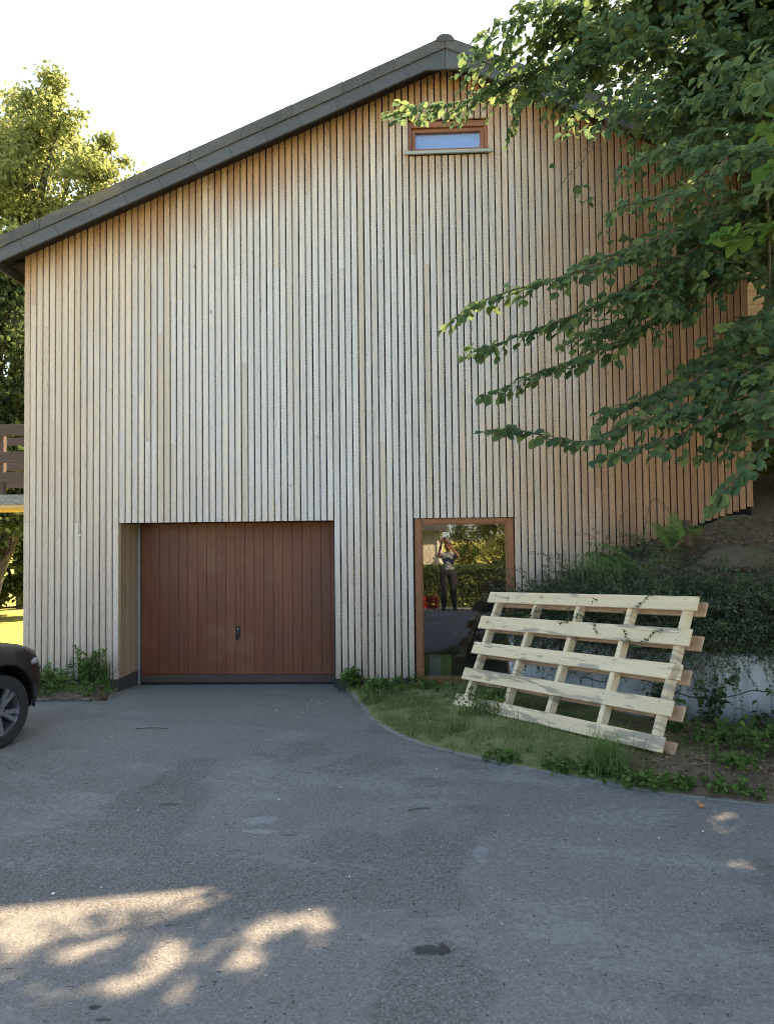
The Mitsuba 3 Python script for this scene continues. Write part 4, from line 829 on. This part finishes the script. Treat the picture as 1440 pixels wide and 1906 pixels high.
fern('large pale green fern in front of the brown slats', (2.36, 8.22, hz(2.36, 8.22) + .16), [(R_(190), .55, .80, .5), (R_(215), .5, .72, .7), (R_(165), .7, .76, .3), (R_(250), .45, .62, .5), (R_(175), .95, .80, .2), (R_(300), .7, .55, 0), (R_(200), .25, .58, .6), (R_(185), .4, .7, .8)], g4, .6)
fern('upright fern beside the stump at the foot of the slats', (2.74, 8.35, hz(2.74, 8.35) + .06), [(R_(265), 1.35, .72, 1.2), (R_(200), 1.25, .62, .9), (R_(320), 1.2, .60, .4), (R_(90), 1.3, .6, .2)], g4, .6)
fern('small dark fern in front of the large fern', (1.95, 8.1, hz(1.95, 8.1) + .06), [(R_(180), 1.1, .42, .6), (R_(230), .8, .4, .4), (R_(120), 1.1, .40, .5), (R_(270), .5, .35, .2)], g4, .4)
fern('bright fern on the bare bank near the right edge', (3.62, 7.25, hz(3.62, 7.25) - .02), [(R_(180), .5, .42, .6), (R_(200), .8, .4, .4), (R_(230), .5, .40, .5), (R_(160), .9, .35, .2), (R_(270), .5, .35, .2)], g4, .4)
# bits on the bank: dry leaves, a stump, stones
n = 5000; x, y = g4.uniform(1.6, 5.5, n), g4.uniform(6.8, 8.95, n); pt = shapely.points(x, y); k = shapely.contains(bank_poly, pt) & (shapely.distance(pt, wall_line) > .5); x, y = x[k], y[k]
p = np.c_[x, y, bank_h(x, y) + .012]
a = leaves(p, rand_dirs(len(p), g4) * V(1, 1, .3), V(0, 0, 1) + g4.normal(size=p.shape) * .4, g4.uniform(.02, .055, len(p)), 'leaf')
n = 6500; x, y = g4.uniform(.9, 4.4, n), g4.uniform(4.6, 7.2, n); pt = shapely.points(x, y); d = shapely.distance(pt, edge_line)
k = shapely.contains(lawn_side, pt) & ~shapely.contains(bank_poly, pt) & (d > .12) & ((x * .6 - (y - 6.2) * .42) > .75 + .5 * g4.random(n)); x, y = x[k], y[k]
p2 = np.c_[x, y, lawn_h(x, y) + .010]
b_ = leaves(p2, rand_dirs(len(p2), g4) * V(1, 1, .3), V(0, 0, 1) + g4.normal(size=p2.shape) * .4, g4.uniform(.015, .045, len(p2)), 'leaf')
Lm, Lu = join_leaves([a, b_]); put('leaf_litter', Lm, 'l_dry', uv=Lu, kind='stuff', label='scattered dry brown leaves on the bare earth')
def rock(c, r, g, sq=(1, 1, .6)):
    m = trimesh.creation.icosphere(subdivisions=3, radius=1.0); v = np.array(m.vertices)
    v = v * (1 + .35 * (meshkit.fbm(v * 1.4 + g.random(3) * 50, 3, 2)[:, None] - .5)) * r * V(*sq); m.vertices = v + V(*c); return m
mat('m_rock', lambda p, n, uv: mix(C3(.10, .09, .08), C3(.26, .24, .22), fbm(p.x * 9, p.y * 9, p.z * 9, octaves=4)), rough=.9)
mat('m_stump', lambda p, n, uv: mix(C3(.06, .042, .03), C3(.18, .125, .08), fbm(p.x * 30, p.y * 30, p.z * 6)), rough=.9)
sk = put('tree_stump', cat([tube([(2.86, 8.32, 1.66), (2.87, 8.32, 1.80), (2.88, 8.33, 1.93)], [.085, .062, .055], 12), tube([(2.84, 8.28, 1.74), (2.76, 8.2, 1.70), (2.66, 8.15, 1.63)], [.03, .02, .010], 7), tube([(2.90, 8.28, 1.74), (2.99, 8.2, 1.74), (3.1, 8.15, 1.72)], [.03, .02, .010], 7)]), 'm_stump', smooth=40)
tag(sk, 'small weathered stump on the bank beside the upright fern', 'stump')
tag(put('rock', rock((2.42, 8.15, hz(2.42, 8.15) + .02), .20, g4, (1.5, .7, .45)), 'm_rock', smooth=True), 'flat mossy stone on the bank below the slats', 'stone')
tag(put('rock', rock((3.35, 8.2, hz(3.35, 8.2) - .02), .34, g4, (1.3, .8, .5)), 'm_soil', smooth=True), 'rounded earthy boulder right of the stump', 'stone')

# ------------------------------------------------------------------ grass and weeds
def blades(x, y, z, h, w, g, lean_=.45, seg=3):
    n = len(x); az = g.uniform(0, 2 * np.pi, n); d = np.c_[np.cos(az), np.sin(az)]; pz = np.c_[-d[:, 1], d[:, 0]]
    ln = g.uniform(.1, 1.0, n) * lean_; v = []
    for s in np.linspace(0, 1, seg + 1):
        ww = w * (1 - s) ** .7 * .5 if s < 1 else w * 0
        cx_, cz = h * ln * s ** 1.9, h * s * (1 - .35 * ln * s)
        c = np.c_[x + d[:, 0] * cx_, y + d[:, 1] * cx_, z + cz]
        if s < 1: v += [c + np.c_[pz * ww[:, None], 0 * x], c - np.c_[pz * ww[:, None], 0 * x]]
        else: v += [c]
    k = len(v); vv = np.stack(v, 1).reshape(-1, 3); f = []
    for s in range(seg - 1): f += [[2 * s, 2 * s + 1, 2 * s + 3], [2 * s, 2 * s + 3, 2 * s + 2]]
    f += [[2 * seg - 2, 2 * seg - 1, 2 * seg]]
    F = (np.array(f)[None] + (np.arange(n) * k)[:, None, None]).reshape(-1, 3)
    return vv, F, np.repeat(g.random((n, 2)), k, 0)
g5 = np.random.default_rng(55)
n = 60000; x, y = g5.uniform(-1.1, 3.4, n), g5.uniform(4.8, 9.0, n); pt = shapely.points(x, y); d = shapely.distance(pt, edge_line)
e = x * .6 - (y - 6.2) * .42 + (meshkit.fbm(np.stack([x * 2.2, y * 2.2, x * 0], -1), 3, 9) - .5) * 1.2
k = shapely.contains(lawn_side, pt) & ~shapely.contains(bank_poly, pt) & (d > .05) & (g5.random(n) < np.clip(1.35 - e, .04, 1)) & (meshkit.fbm(np.stack([x * 5, y * 5, x * 0], -1), 2, 4) > .36); x, y, d = x[k], y[k], d[k]
hh = .022 + .05 * g5.random(len(x)) ** 2 + .05 * meshkit.noise(np.stack([x * 4, y * 4, x * 0], -1), 3) ** 2
L = [blades(x, y, lawn_h(x, y) - .004, hh, np.full(len(x), .0045), g5, .8)]
n = 1500; x, y = g5.uniform(-1.0, 2.6, n), g5.uniform(5.2, 8.95, n); pt = shapely.points(x, y); d = shapely.distance(pt, edge_line)
k = shapely.contains(lawn_side, pt) & ~shapely.contains(bank_poly, pt) & (d > .1) & (meshkit.noise(np.stack([x * 2.5, y * 2.5, x * 0], -1), 8) > .5); x, y = x[k], y[k]
L.append(blades(x, y, lawn_h(x, y), g5.uniform(.08, .24, len(x)), np.full(len(x), .006), g5, .9, 4))
Lm, Lu = join_leaves(L); put('grass', Lm, 'l_grass', uv=Lu, kind='stuff', label='short patchy grass between the driveway edge and the pallet')
def tuft(lab, c, n, h, r, m='l_grass', w=.006, catg='grass tuft', name='grass_tuft', lean_=.9):
    a, b = g5.normal(size=n) * r, g5.normal(size=n) * r
    v, f, u = blades(c[0] + a, c[1] + b, np.full(n, c[2]), g5.uniform(.55, 1.1, n) * h, np.full(n, w), g5, lean_, 5)
    tag(put(name, trimesh.Trimesh(v, f, process=False), m, uv=u), lab, catg)
def gz(x, y): return float(lawn_h([x], [y])[0]) - .005
tuft('big long-bladed grass tuft in front of the lower right end of the pallet', (1.33, 5.70, gz(1.33, 5.70)), 420, .33, .06, 'l_tuft', .007)
tuft('smaller grass tuft at the middle of the grass patch', (.28, 6.85, gz(.28, 6.85)), 120, .22, .06)
tuft('grass tuft at the driveway edge near the garage corner', (-.55, 8.1, gz(-.55, 8.1)), 150, .20, .09)
tuft('thin grass tuft under the lower left corner of the pallet', (.55, 7.3, gz(.55, 7.3)), 90, .25, .08)
tuft('sword-leaved plant against the slats beside the garage corner', (-3.80, 8.88, .04), 26, .46, .035, 'l_weed', .020, 'plant', 'iris_plant', .35)
def weed(lab, c, n, h, r, lsz, m='l_weed', kind='leaf', name='weed', catg='weed', g=g5):
    k = thing(name, lab, catg); tb, P, A, N, S = [], [], [], [], []
    for i in range(n):
        b = V(*c) + V(*(g.normal(size=2) * r), 0); hh = h * g.uniform(.45, 1.1); a = g.uniform(0, 2 * np.pi); tip = b + V(math.cos(a) * hh * .35, math.sin(a) * hh * .35, hh)
        tb.append(tube(np.array([b, (b + tip) / 2 + V(0, 0, .1 * hh), tip]), np.array([.003, .0022, .001]), 4, cap=False))
        q = max(4, int(hh / (lsz * .45)))
        s = g.uniform(.15, 1, q)[:, None]; P.append(b + (tip - b) * s + V(0, 0, .4 * hh) * s * (1 - s)); A.append(rand_dirs(q, g) * V(1, 1, .4)); N.append(V(0, 0, 1) + g.normal(size=(q, 3)) * .45); S.append(lsz * g.uniform(.6, 1.15, q))
    put('stems', cat(tb), 'm_twig' if h > .6 else m, k, uv=None if h > .6 else np.full((sum(len(q.vertices) for q in tb), 2), .4), kind='stuff')
    Lm, Lu = join_leaves([leaves(np.vstack(P), np.vstack(A), np.vstack(N), np.concatenate(S), kind)]); put('foliage', Lm, m, k, smooth=True, uv=Lu, kind='stuff')
weed('leafy weed clump at the foot of the slats behind the car wheel', (-4.62, 8.72, .03), 46, .30, .13, .05)
weed('low green weed clump in the bed midway to the garage', (-4.25, 8.66, .03), 60, .26, .16, .045)
weed('tall feathery weed against the slats in the bed', (-4.02, 8.88, .03), 40, .46, .08, .042)
weed('bright leafy weed at the kerb by the garage corner', (-3.82, 8.52, .03), 30, .16, .10, .06)
weed('dark low weed at the kerb in the left bed', (-4.42, 8.45, .03), 50, .14, .16, .04)
weed('tall weed by the garage right corner', (-.86, 8.92, .03), 34, .26, .07, .055)
weed('round-leaved weed at the driveway edge below the garage corner', (-.55, 8.42, .03), 40, .16, .10, .05, kind='round')
weed('low weed in front of the plinth left of the glazed door', (-.35, 8.80, .03), 44, .15, .16, .04)
weed('low leafy weed at the threshold of the glazed door', (.12, 8.75, .03), 36, .13, .13, .045)
weed('weed poking through the bottom of the pallet', (.62, 7.45, .03), 40, .26, .14, .045)
for k, (x, y, s, lab) in enumerate(((.62, 6.06, .09, 'first low clover clump on the kerb edge left of the big tuft'), (1.02, 5.80, .10, 'low clover clump on the kerb edge just below the big tuft'), (1.24, 5.66, .08, 'small clover clump between the big tuft and the asphalt'), (1.50, 5.52, .10, 'low clover clump on the kerb edge right of the big tuft'), (1.78, 5.36, .09, 'low clover clump near the fallen orange leaf'), (2.06, 5.26, .11, 'low clover clump on bare earth near the right edge of the asphalt'), (1.56, 5.40, .06, 'small clover clump on bare earth below the pallet corner'), (2.2, 5.5, .09, 'bright clover clump on bare earth at the far right'))):
    weed(lab, (x, y, gz(x, y)), 30, .085, s * .8, .042, 'l_weed', 'round', 'clover_clump', 'ground cover')
for x, y, h, n, s, lab in ((2.05, 6.35, .30, 14, .06, 'climbing leafy weed behind the right end of the pallet'), (2.45, 6.25, .15, 22, .12, 'yellow-green weed on bare earth in front of the retaining wall'), (2.72, 6.2, .17, 20, .12, 'leafy weed at the base of the retaining wall'), (2.55, 5.8, .18, 30, .12, 'bright weed on bare earth near the right edge'), (2.35, 5.95, .10, 16, .10, 'sparse low weed between the pallet corner and the concrete wall'), (3.0, 5.95, .16, 26, .12, 'yellow-green weed below the dark bush at the wall end'), (2.75, 5.55, .20, 40, .14, 'spreading weed at the right edge of the bare earth'), (2.2, 6.05, .14, 24, .12, 'small weed on bare earth beside the pallet corner')):
    weed(lab, (x, y, gz(x, y)), n, h, s, .055, 'l_weed', 'leaf')
weed('dark bush at the right end of the visible retaining wall', (3.02, 6.28, gz(3.02, 6.28)), 60, .34, .12, .06, 'l_dark', 'leaf', 'low_bush', 'bush')
weed('ivy shoot climbing the middle of the retaining wall', (2.46, 6.62, .12), 9, .48, .035, .055, 'l_dark', 'round', 'ivy', 'ivy')
weed('ivy shoot climbing the wall next to the pallet end', (2.08, 6.85, .12), 16, .42, .06, .055, 'l_dark', 'leaf', 'ivy', 'ivy')

# ------------------------------------------------------------------ small litter on the asphalt
dl = leaves(np.array([[1.765, 5.02, .012], [1.78, 5.05, .022]]), np.array([[1., .3, .25], [-.3, .9, .4]]), np.array([[-.2, -.3, 1], [.4, -.4, .8]]), np.array([.05, .042]), 'leaf')
tag(put('dry_leaf', trimesh.Trimesh(dl[0], dl[1], process=False), 'm_dryleaf', smooth=True), 'curled orange dry leaf on the asphalt near the kerb', 'leaf')
n = 110; x, y = np.r_[g5.uniform(-3.2, 2.2, 40), g5.normal(-.95, .25, 70)], np.r_[g5.uniform(2.6, 8.2, 40), g5.uniform(7.6, 9.1, 70)]
k = shapely.contains(drive, shapely.points(x, y)); x, y = x[k], y[k]
p = np.c_[x, y, np.full(len(x), .006)]
a = leaves(p, rand_dirs(len(p), g5) * V(1, 1, .2), V(0, 0, 1) + g5.normal(size=p.shape) * .25, g5.uniform(.010, .021, len(p)), 'leaf')
put('petals', trimesh.Trimesh(a[0], a[1], process=False), 'm_white', uv=None, kind='stuff', label='tiny pale petals and chips scattered on the asphalt')
for (x0, y0, an, ln, lab) in ((-.12, 4.95, .3, .16, 'thin dark twig on the asphalt near the middle'), (-2.72, 7.05, .05, .30, 'thin dark twig on the asphalt between car and garage')):
    tag(put('twig', tube(bez([(x0, y0, .005), (x0 + ln * .5 * math.cos(an), y0 + ln * .5 * math.sin(an), .012), (x0 + ln * math.cos(an), y0 + ln * math.sin(an), .005)], 8), .0035, 5), 'm_twig'), lab, 'twig')

# ------------------------------------------------------------------ the car at the left edge
import manifold3d as m3d
def to_man(m): return m3d.Manifold(m3d.Mesh(np.asarray(m.vertices, np.float32), np.asarray(m.faces, np.uint32)))
def from_man(m):
    q = m.to_mesh(); return trimesh.Trimesh(np.array(q.vert_properties)[:, :3], np.array(q.tri_verts), process=False)
CF, CY, CO = V(.297, .955, 0), V(-.955, .297, 0), V(-4.835, 5.40, 0)
def carf(m): return frame_to(m, CO, CF, CY, V(0, 0, 1))
def loft(stations, sec):
    R = []
    for st in stations:
        h = sec(*st); R.append([[st[0], y, z] for y, z in h] + [[st[0], -y, z] for y, z in h[::-1][1:-1]])
    R = np.array(R); m_, k_ = R.shape[:2]; v = R.reshape(-1, 3); f = []
    for a in range(m_ - 1):
        for b in range(k_):
            o, p = a * k_ + b, a * k_ + (b + 1) % k_; f += [[o, p, p + k_], [o, p + k_, o + k_]]
    v = np.vstack([v, R[0].mean(0), R[-1].mean(0)]); c0 = m_ * k_
    f += [[(b + 1) % k_, b, c0] for b in range(k_)] + [[c0 - k_ + b, c0 - k_ + (b + 1) % k_, c0 + 1] for b in range(k_)]
    m = trimesh.Trimesh(v, f, process=False)
    if m.volume < 0: m.invert()
    return m
def lower(x, w, zb, zt):
    zs = zt - .07
    return [(0, zb), (w * .82, zb), (w * .95, zb + .05), (w * .985, zb + .16), (w, zb + (zs - zb) * .5), (w * .992, zb + (zs - zb) * .72), (w * .97, zs - .04), (w * .92, zs + .025), (w * .80, zt - .012), (w * .45, zt), (0, zt + .006)]
ST = [(-2.02, .50, .42, .80), (-1.98, .66, .34, .92), (-1.85, .78, .27, .97), (-1.6, .86, .22, .98), (-1.2, .885, .20, .97), (-.5, .885, .19, .96), (.3, .885, .19, .955), (.9, .885, .20, .965), (1.2, .88, .21, .93), (1.45, .872, .22, .895), (1.62, .85, .23, .86), (1.76, .79, .25, .82), (1.87, .70, .28, .775), (1.96, .58, .32, .72), (2.03, .42, .37, .66), (2.06, .24, .42, .60)]
bs = [tuple(np.interp(x, [s[0] for s in ST], [s[j] for s in ST]) for j in range(4)) for x in np.unique(np.r_[np.linspace(-2.02, 2.06, 40), [s[0] for s in ST]])]
body = to_man(loft(bs, lower))
WZ, WRAD, AX = .315, .315, (1.28, -1.28)
for ax in AX:
    arch = m3d.Manifold.cylinder(2.4, .385, .385, 64).rotate([90, 0, 0]).translate([ax, 1.2, WZ + .015])
    inner = m3d.Manifold.cube([2, 1.10, 2], True).translate([ax, 0, WZ])
    body = body - (arch - inner)
bm = from_man(body)
car = thing('car', 'dark brown car parked at the left edge with its front wheel showing', 'car')
bk = put('body', carf(bm), 'm_carpaint', car, smooth=32)
def cabin(x, w, zb, zt):
    return [(0, zb), (w, zb), (w * .97, zb + (zt - zb) * .25), (w * .90, zb + (zt - zb) * .6), (w * .82, zt - .07), (w * .70, zt - .015), (w * .35, zt), (0, zt + .01)]
CS = [(-1.92, .70, .90, .95), (-1.80, .74, .90, 1.10), (-1.62, .77, .90, 1.31), (-1.4, .79, .90, 1.41), (-.9, .81, .90, 1.47), (-.2, .82, .90, 1.49), (.15, .82, .90, 1.44), (.45, .81, .90, 1.30), (.8, .80, .90, 1.09), (1.02, .78, .90, .955)]
put('cabin', carf(loft(CS, cabin)), 'm_cabglass', car, smooth=40)
RSn = [(s[0], s[1] * .835 * (1 if s[3] > 1.3 else .98), s[3] - .06, s[3] + .012) for s in CS if s[3] > 1.25]
put('roof', carf(loft(RSn, lambda x, w, zb, zt: [(0, zb), (w * .98, zb), (w, zb + .02), (w * .92, zt - .025), (w * .6, zt - .004), (0, zt + .006)])), 'm_carpaint', car, smooth=40)
for sy in (-1, 1):
    for xa, za, xb, zb_ in ((.90, .98, .13, 1.42), (-.33, .93, -.36, 1.46), (-1.86, .96, -1.42, 1.40)):
        p = tube([(xa, sy * .80, za), ((xa + xb) / 2, sy * .775, (za + zb_) / 2), (xb, sy * .70, zb_)], [.045, .04, .04], 8)
        put('pillar', carf(p), 'm_carpaint', car, smooth=60)
    mr = trimesh.creation.icosphere(subdivisions=3); mr.apply_scale((.07, .11, .07)); mr.apply_translation((.78, sy * .97, 1.02)); put('mirror', carf(mr), 'm_carpaint', car, smooth=True)
    hl = trimesh.creation.icosphere(subdivisions=3); hl.apply_scale((.13, .045, .035)); hl.apply_transform(trimesh.transformations.rotation_matrix(sy * -.75, (0, 0, 1))); hl.apply_translation((1.725, sy * .760, .685)); put('headlight', carf(hl), 'm_lamp', car, smooth=True)
    tl = trimesh.creation.icosphere(subdivisions=3); tl.apply_scale((.10, .16, .09)); tl.apply_translation((-1.88, sy * .64, .84)); put('tail_light', carf(tl), 'm_lamp_red', car, smooth=True)
    # arch lips
    for ax in AX:
        a = np.linspace(-.12, math.pi + .12, 28)
        yy = sy * np.array([np.interp(ax + .392 * math.cos(q), [s[0] for s in ST], [s[1] for s in ST]) for q in a])
        put('arch_trim', carf(tube(np.c_[ax + .392 * np.cos(a), yy * .992, WZ + .015 + .392 * np.sin(a)], .013, 6)), 'm_carplastic', car, smooth=True)
put('underbody', carf(box(-1.8, 1.8, -.60, .60, .18, .50)), 'm_carplastic', car)
put('grille', carf(bevel(.05, .62, .16, .01).apply_translation((2.035, 0, .42))), 'm_carplastic', car)
tp = [(.205, -.095), (.225, -.100), (.285, -.098), (.308, -.080), (.315, -.05), (.315, .05), (.308, .080), (.285, .098), (.225, .100), (.205, .095), (.205, -.095)]
tyre0 = trimesh.creation.revolve(np.array(tp), sections=72)
grv = []
def rim_mesh():
    ms = [trimesh.creation.revolve(np.array([(.196, -.05), (.207, -.088), (.213, -.092), (.213, .09), (.200, .09), (.200, -.03), (.196, -.05)]), sections=60)]
    for k in range(5):
        for o in (-.16, .16):
            a = k * 2 * math.pi / 5 + .35; a2 = a + o * 1.15
            p0, p1 = V(.045 * math.cos(a + o * .9), .045 * math.sin(a + o * .9), -.070), V(.203 * math.cos(a2), .203 * math.sin(a2), -.072)
            d = unit(p1 - p0); sd = unit(np.cross(d, V(0, 0, 1)))
            hullp = [p0 + sd * .013, p0 - sd * .013, p1 + sd * .021, p1 - sd * .021, p0 + sd * .017 + V(0, 0, .03), p0 - sd * .017 + V(0, 0, .03), p1 + sd * .026 + V(0, 0, .022), p1 - sd * .026 + V(0, 0, .022)]
            ms.append(trimesh.convex.convex_hull(np.array(hullp)))
    ms.append(trimesh.creation.revolve(np.array([(0, -.082), (.030, -.080), (.036, -.072), (.058, -.066), (.062, -.03), (0, -.03), (0, -.082)]), sections=30))
    return cat(ms)
rim0 = rim_mesh(); disc0 = trimesh.creation.revolve(np.array([(0, .01), (.199, .01), (.199, .03), (0, .03), (0, .01)]), sections=40)
for ax in AX:
    for sy in (-1, 1):
        M = np.eye(4); M[:3, 0], M[:3, 2] = V(1, 0, 0), V(0, -sy, 0)
        M[:3, 1] = np.cross(M[:3, 2], M[:3, 0]); M[:3, 3] = V(ax, sy * .765, WZ)
        def wput(name, m, mt, par):
            q = m.copy(); q.apply_transform(M); return put(name, carf(q), mt, par, smooth=35)
        w = wput('wheel', disc0, 'm_carplastic', car); wput('tyre', tyre0, 'm_tyre', w); wput('rim', rim0, 'm_alloy', w)
        bolts = cat([tube([(.043 * math.cos(q), .043 * math.sin(q), -.078), (.043 * math.cos(q), .043 * math.sin(q), -.060)], .007, 6) for q in np.arange(5) * 2 * math.pi / 5])
        wput('bolts', bolts, 'm_black', w)

# ------------------------------------------------------------------ behind the camera: what the glazed door mirrors
def bones_to_mesh(bones, edge=.02, it=8):
    out = None
    for a, ra, b, rb in bones:
        s = [m3d.Manifold.sphere(r, 20).translate(list(map(float, p))) for p, r in ((a, ra), (b, rb))]
        h = m3d.Manifold.batch_hull(s); out = h if out is None else out + h
    m = from_man(out.refine_to_length(edge)); m.merge_vertices(); trimesh.smoothing.filter_taubin(m, lamb=.5, nu=.52, iterations=it); return m
px, py = .08, -.44
B = []
def bone(a, ra, b, rb): B.append((a, ra, b, rb))
hipz, shz = .90, 1.34
for s in (-1, 1):
    hip, knee, ank = (px + s * .095, py, hipz), (px + s * .115, py + .02, .49), (px + s * .13, py - .02, .085)
    bone(hip, .098, knee, .060); bone(knee, .058, ank, .040); bone(ank, .042, (px + s * .15, py + .15, .035), .032)
    bone((px + s * .13, py - .05, .045), .036, (px + s * .14, py + .06, .04), .038)
    sh, el, wr = (px + s * .165, py - .01, shz), (px + s * .235, py + .20, 1.33), (s * .075 + .0, -.075, 1.66)
    bone((px + s * .07, py, shz + .01), .065, sh, .055); bone(sh, .052, el, .040); bone(el, .039, wr, .026)
    pal_ = (s * .062, -.045, 1.715); bone(wr, .026, pal_, .026)
    for j, (dz, ln3) in enumerate(((.030, .052), (.010, .060), (-.010, .056), (-.028, .045))):
        k0, k1, k2 = (s * .060, -.030, 1.715 + dz), (s * .050, -.004, 1.722 + dz), (s * (.050 - ln3 * .55), -.003, 1.722 + dz)
        bone(k0, .010, k1, .0085); bone(k1, .0085, k2, .007)
    bone((s * .055, -.055, 1.71), .011, (s * .040, -.040, 1.745), .009); bone((s * .040, -.040, 1.745), .009, (s * .022, -.036, 1.765), .007)
bone((px - .05, py, hipz + .02), .115, (px + .05, py, hipz + .02), .115); bone((px, py, hipz + .05), .115, (px, py, 1.10), .100)
bone((px, py, 1.08), .100, (px, py - .01, 1.25), .118); bone((px - .06, py - .01, 1.24), .095, (px + .06, py - .01, 1.24), .095)
bone((px, py, 1.33), .070, (px, py + .01, 1.43), .052); bone((px, py + .01, 1.42), .050, (px, py + .03, 1.50), .056)
bone((px, py + .02, 1.575), .088, (px, py + .045, 1.52), .062); bone((px, py - .005, 1.585), .085, (px, py + .02, 1.565), .086)
bone((px, py + .115, 1.555), .012, (px, py + .128, 1.528), .016)
for s in (-1, 1): bone((px + s * .086, py + .01, 1.56), .017, (px + s * .088, py + .005, 1.53), .012)
pm = bones_to_mesh(B, .016, 6)
who = thing('person', 'person in pale top and dark trousers holding up a phone, mirrored in the door', 'person')
put('body', pm, 'm_skin', who, smooth=True)
vn = pm.vertex_normals; fc = pm.vertices[pm.faces].mean(1)
def skin_part(mask, off, name, m):
    q = trimesh.Trimesh(pm.vertices + vn * off, pm.faces[mask], process=False); q.remove_unreferenced_vertices(); put(name, q, m, who, smooth=True)
arm = (np.abs(fc[:, 0] - px) < .25) & (fc[:, 1] < py + .13)
skin_part((fc[:, 2] > .93) & (fc[:, 2] < 1.42) & arm, .011, 'shirt', 'm_shirt')
skin_part((fc[:, 2] > .09) & (fc[:, 2] <= 1.0), .015, 'trousers', 'm_trousers')
skin_part((fc[:, 2] <= .10), .007, 'shoes', 'm_black')
hc = fc - V(px, py + .015, 1.575)
skin_part((fc[:, 2] > 1.46) & (hc[:, 1] < .035 + .35 * hc[:, 2].clip(0)) & (np.abs(hc[:, 0]) < .12) & ((hc[:, 2] > .0) | (hc[:, 1] < -.02)) | ((hc[:, 2] > .062) & (fc[:, 2] < 1.69) & (np.abs(hc[:, 0]) < .1) & (hc[:, 1] < .085) & (fc[:, 1] < -.28)), .016, 'hair', 'm_hair')
eyes = cat([trimesh.creation.icosphere(subdivisions=2, radius=.011).apply_translation((px + s * .032, py + .100, 1.575)) for s in (-1, 1)]); put('eyes', eyes, 'm_black', who, smooth=True)
lip = trimesh.creation.icosphere(subdivisions=2); lip.apply_scale((.024, .010, .007)); lip.apply_translation((px, py + .106, 1.498)); put('mouth', lip, 'm_stump', who, smooth=True)
tag(put('phone', bevel(.075, .008, .155, .003).apply_translation((0, -.020, 1.72)), 'm_black'), 'dark phone held up in both hands by the mirrored person', 'phone')
g6 = np.random.default_rng(66)
hk_ = thing('hedge', 'clipped dark hedge along the driveway, mirrored in the glazed door', 'hedge')
n = 42000; q = g6.random((n, 3)) * V(10.5, .95, .98) + V(-6.5, -2.35, .02); f_ = g6.integers(0, 4, n)
q[f_ == 0, 1] = -1.42 + g6.normal(size=(f_ == 0).sum()) * .05; q[f_ == 1, 2] = .97 + g6.normal(size=(f_ == 1).sum()) * .04; q[f_ == 2, 1] = -2.33 + g6.normal(size=(f_ == 2).sum()) * .05
Lm, Lu = join_leaves([leaves(q, rand_dirs(n, g6), V(0, .4, .8) + g6.normal(size=(n, 3)) * .7, g6.uniform(.05, .08, n), 'leaf')]); put('foliage', Lm, 'l_dark', hk_, smooth=True, uv=Lu, kind='stuff')
put('stems', cat([tube([(x, -1.9 + g6.normal() * .1, -.1), (x + g6.normal() * .06, -1.9 + g6.normal() * .15, .45), (x + g6.normal() * .12, -1.9 + g6.normal() * .25, .9)], [.02, .014, .006], 5) for x in np.arange(-6.4, 4, .22)]), 'm_bark', hk_, kind='stuff')
far_tree('garden_tree', 'round sunlit green tree mirrored in the upper right of the glazed door', 'tree', (1.9, -8.6, -.1), (1.9, -8.6, 4.2),
         cl([(1.1, 2.6, .9), (2.2, 3.0, 1.0), (3.1, 2.5, .9), (.9, 3.7, .8), (2.0, 4.1, .9), (1.3, 1.6, .9), (2.6, 1.6, .9), (3.8, 1.9, .9), (.6, 1.7, .7), (1.9, 1.0, .8), (3.2, .9, .8), (.8, .9, .7)], -8.6, g6), 26000, .09, 'l_far', g6, limb_r=.1)
sh_ = thing('garage_building', 'low pale building with a flat roof mirrored in the glazed door', 'building')
put('wall', box(-7.0, -.55, -16.0, -12.0, -.12, 2.05), 'm_plaster', sh_)
put('roof', box(-7.3, -.25, -16.3, -11.6, 2.051, 2.30), 'm_fascia', sh_, uv=None)
put('door', bbox(-4.4, -2.0, -11.998, -11.96, -.1, 1.85), 'm_kick', sh_)
put('downpipe', tube([(-.62, -11.93, -.1), (-.62, -11.93, 2.0)], .045, 10), 'm_white', sh_, smooth=40)
ck_ = thing('crate', 'dark red plastic crate beside the mirrored hedge', 'crate')
cw = []
for z in (.02, .12, .22): cw.append(box(-.62, -.22, -1.16, -1.13, z, z + .06)); cw.append(box(-.62, -.22, -.87, -.84, z, z + .06)); cw.append(box(-.62, -.59, -1.129, -.871, z, z + .06)); cw.append(box(-.25, -.22, -1.129, -.871, z, z + .06))
put('sides', cat(cw), 'm_redplastic', ck_); put('base', box(-.62, -.22, -1.16, -.84, .003, .018), 'm_redplastic', ck_)
put('corner_post', cat([box(x, x + .035, y, y + .035, .0185, .285) for x in (-.588, -.287) for y in (-1.128, -.907)]), 'm_redplastic', ck_)
bk_ = thing('basket', 'green and white striped fabric basket behind the glazed door', 'basket')
put('body', cat([bbox(.02, .34, 9.32, 9.335, -.018, .30), bbox(.02, .34, 9.585, 9.60, -.018, .30), bbox(.02, .035, 9.336, 9.584, -.018, .30), bbox(.325, .34, 9.336, 9.584, -.018, .30)]), 'm_basket', bk_)
put('lining', box(.04, .32, 9.34, 9.58, .0, .22), 'm_white', bk_)
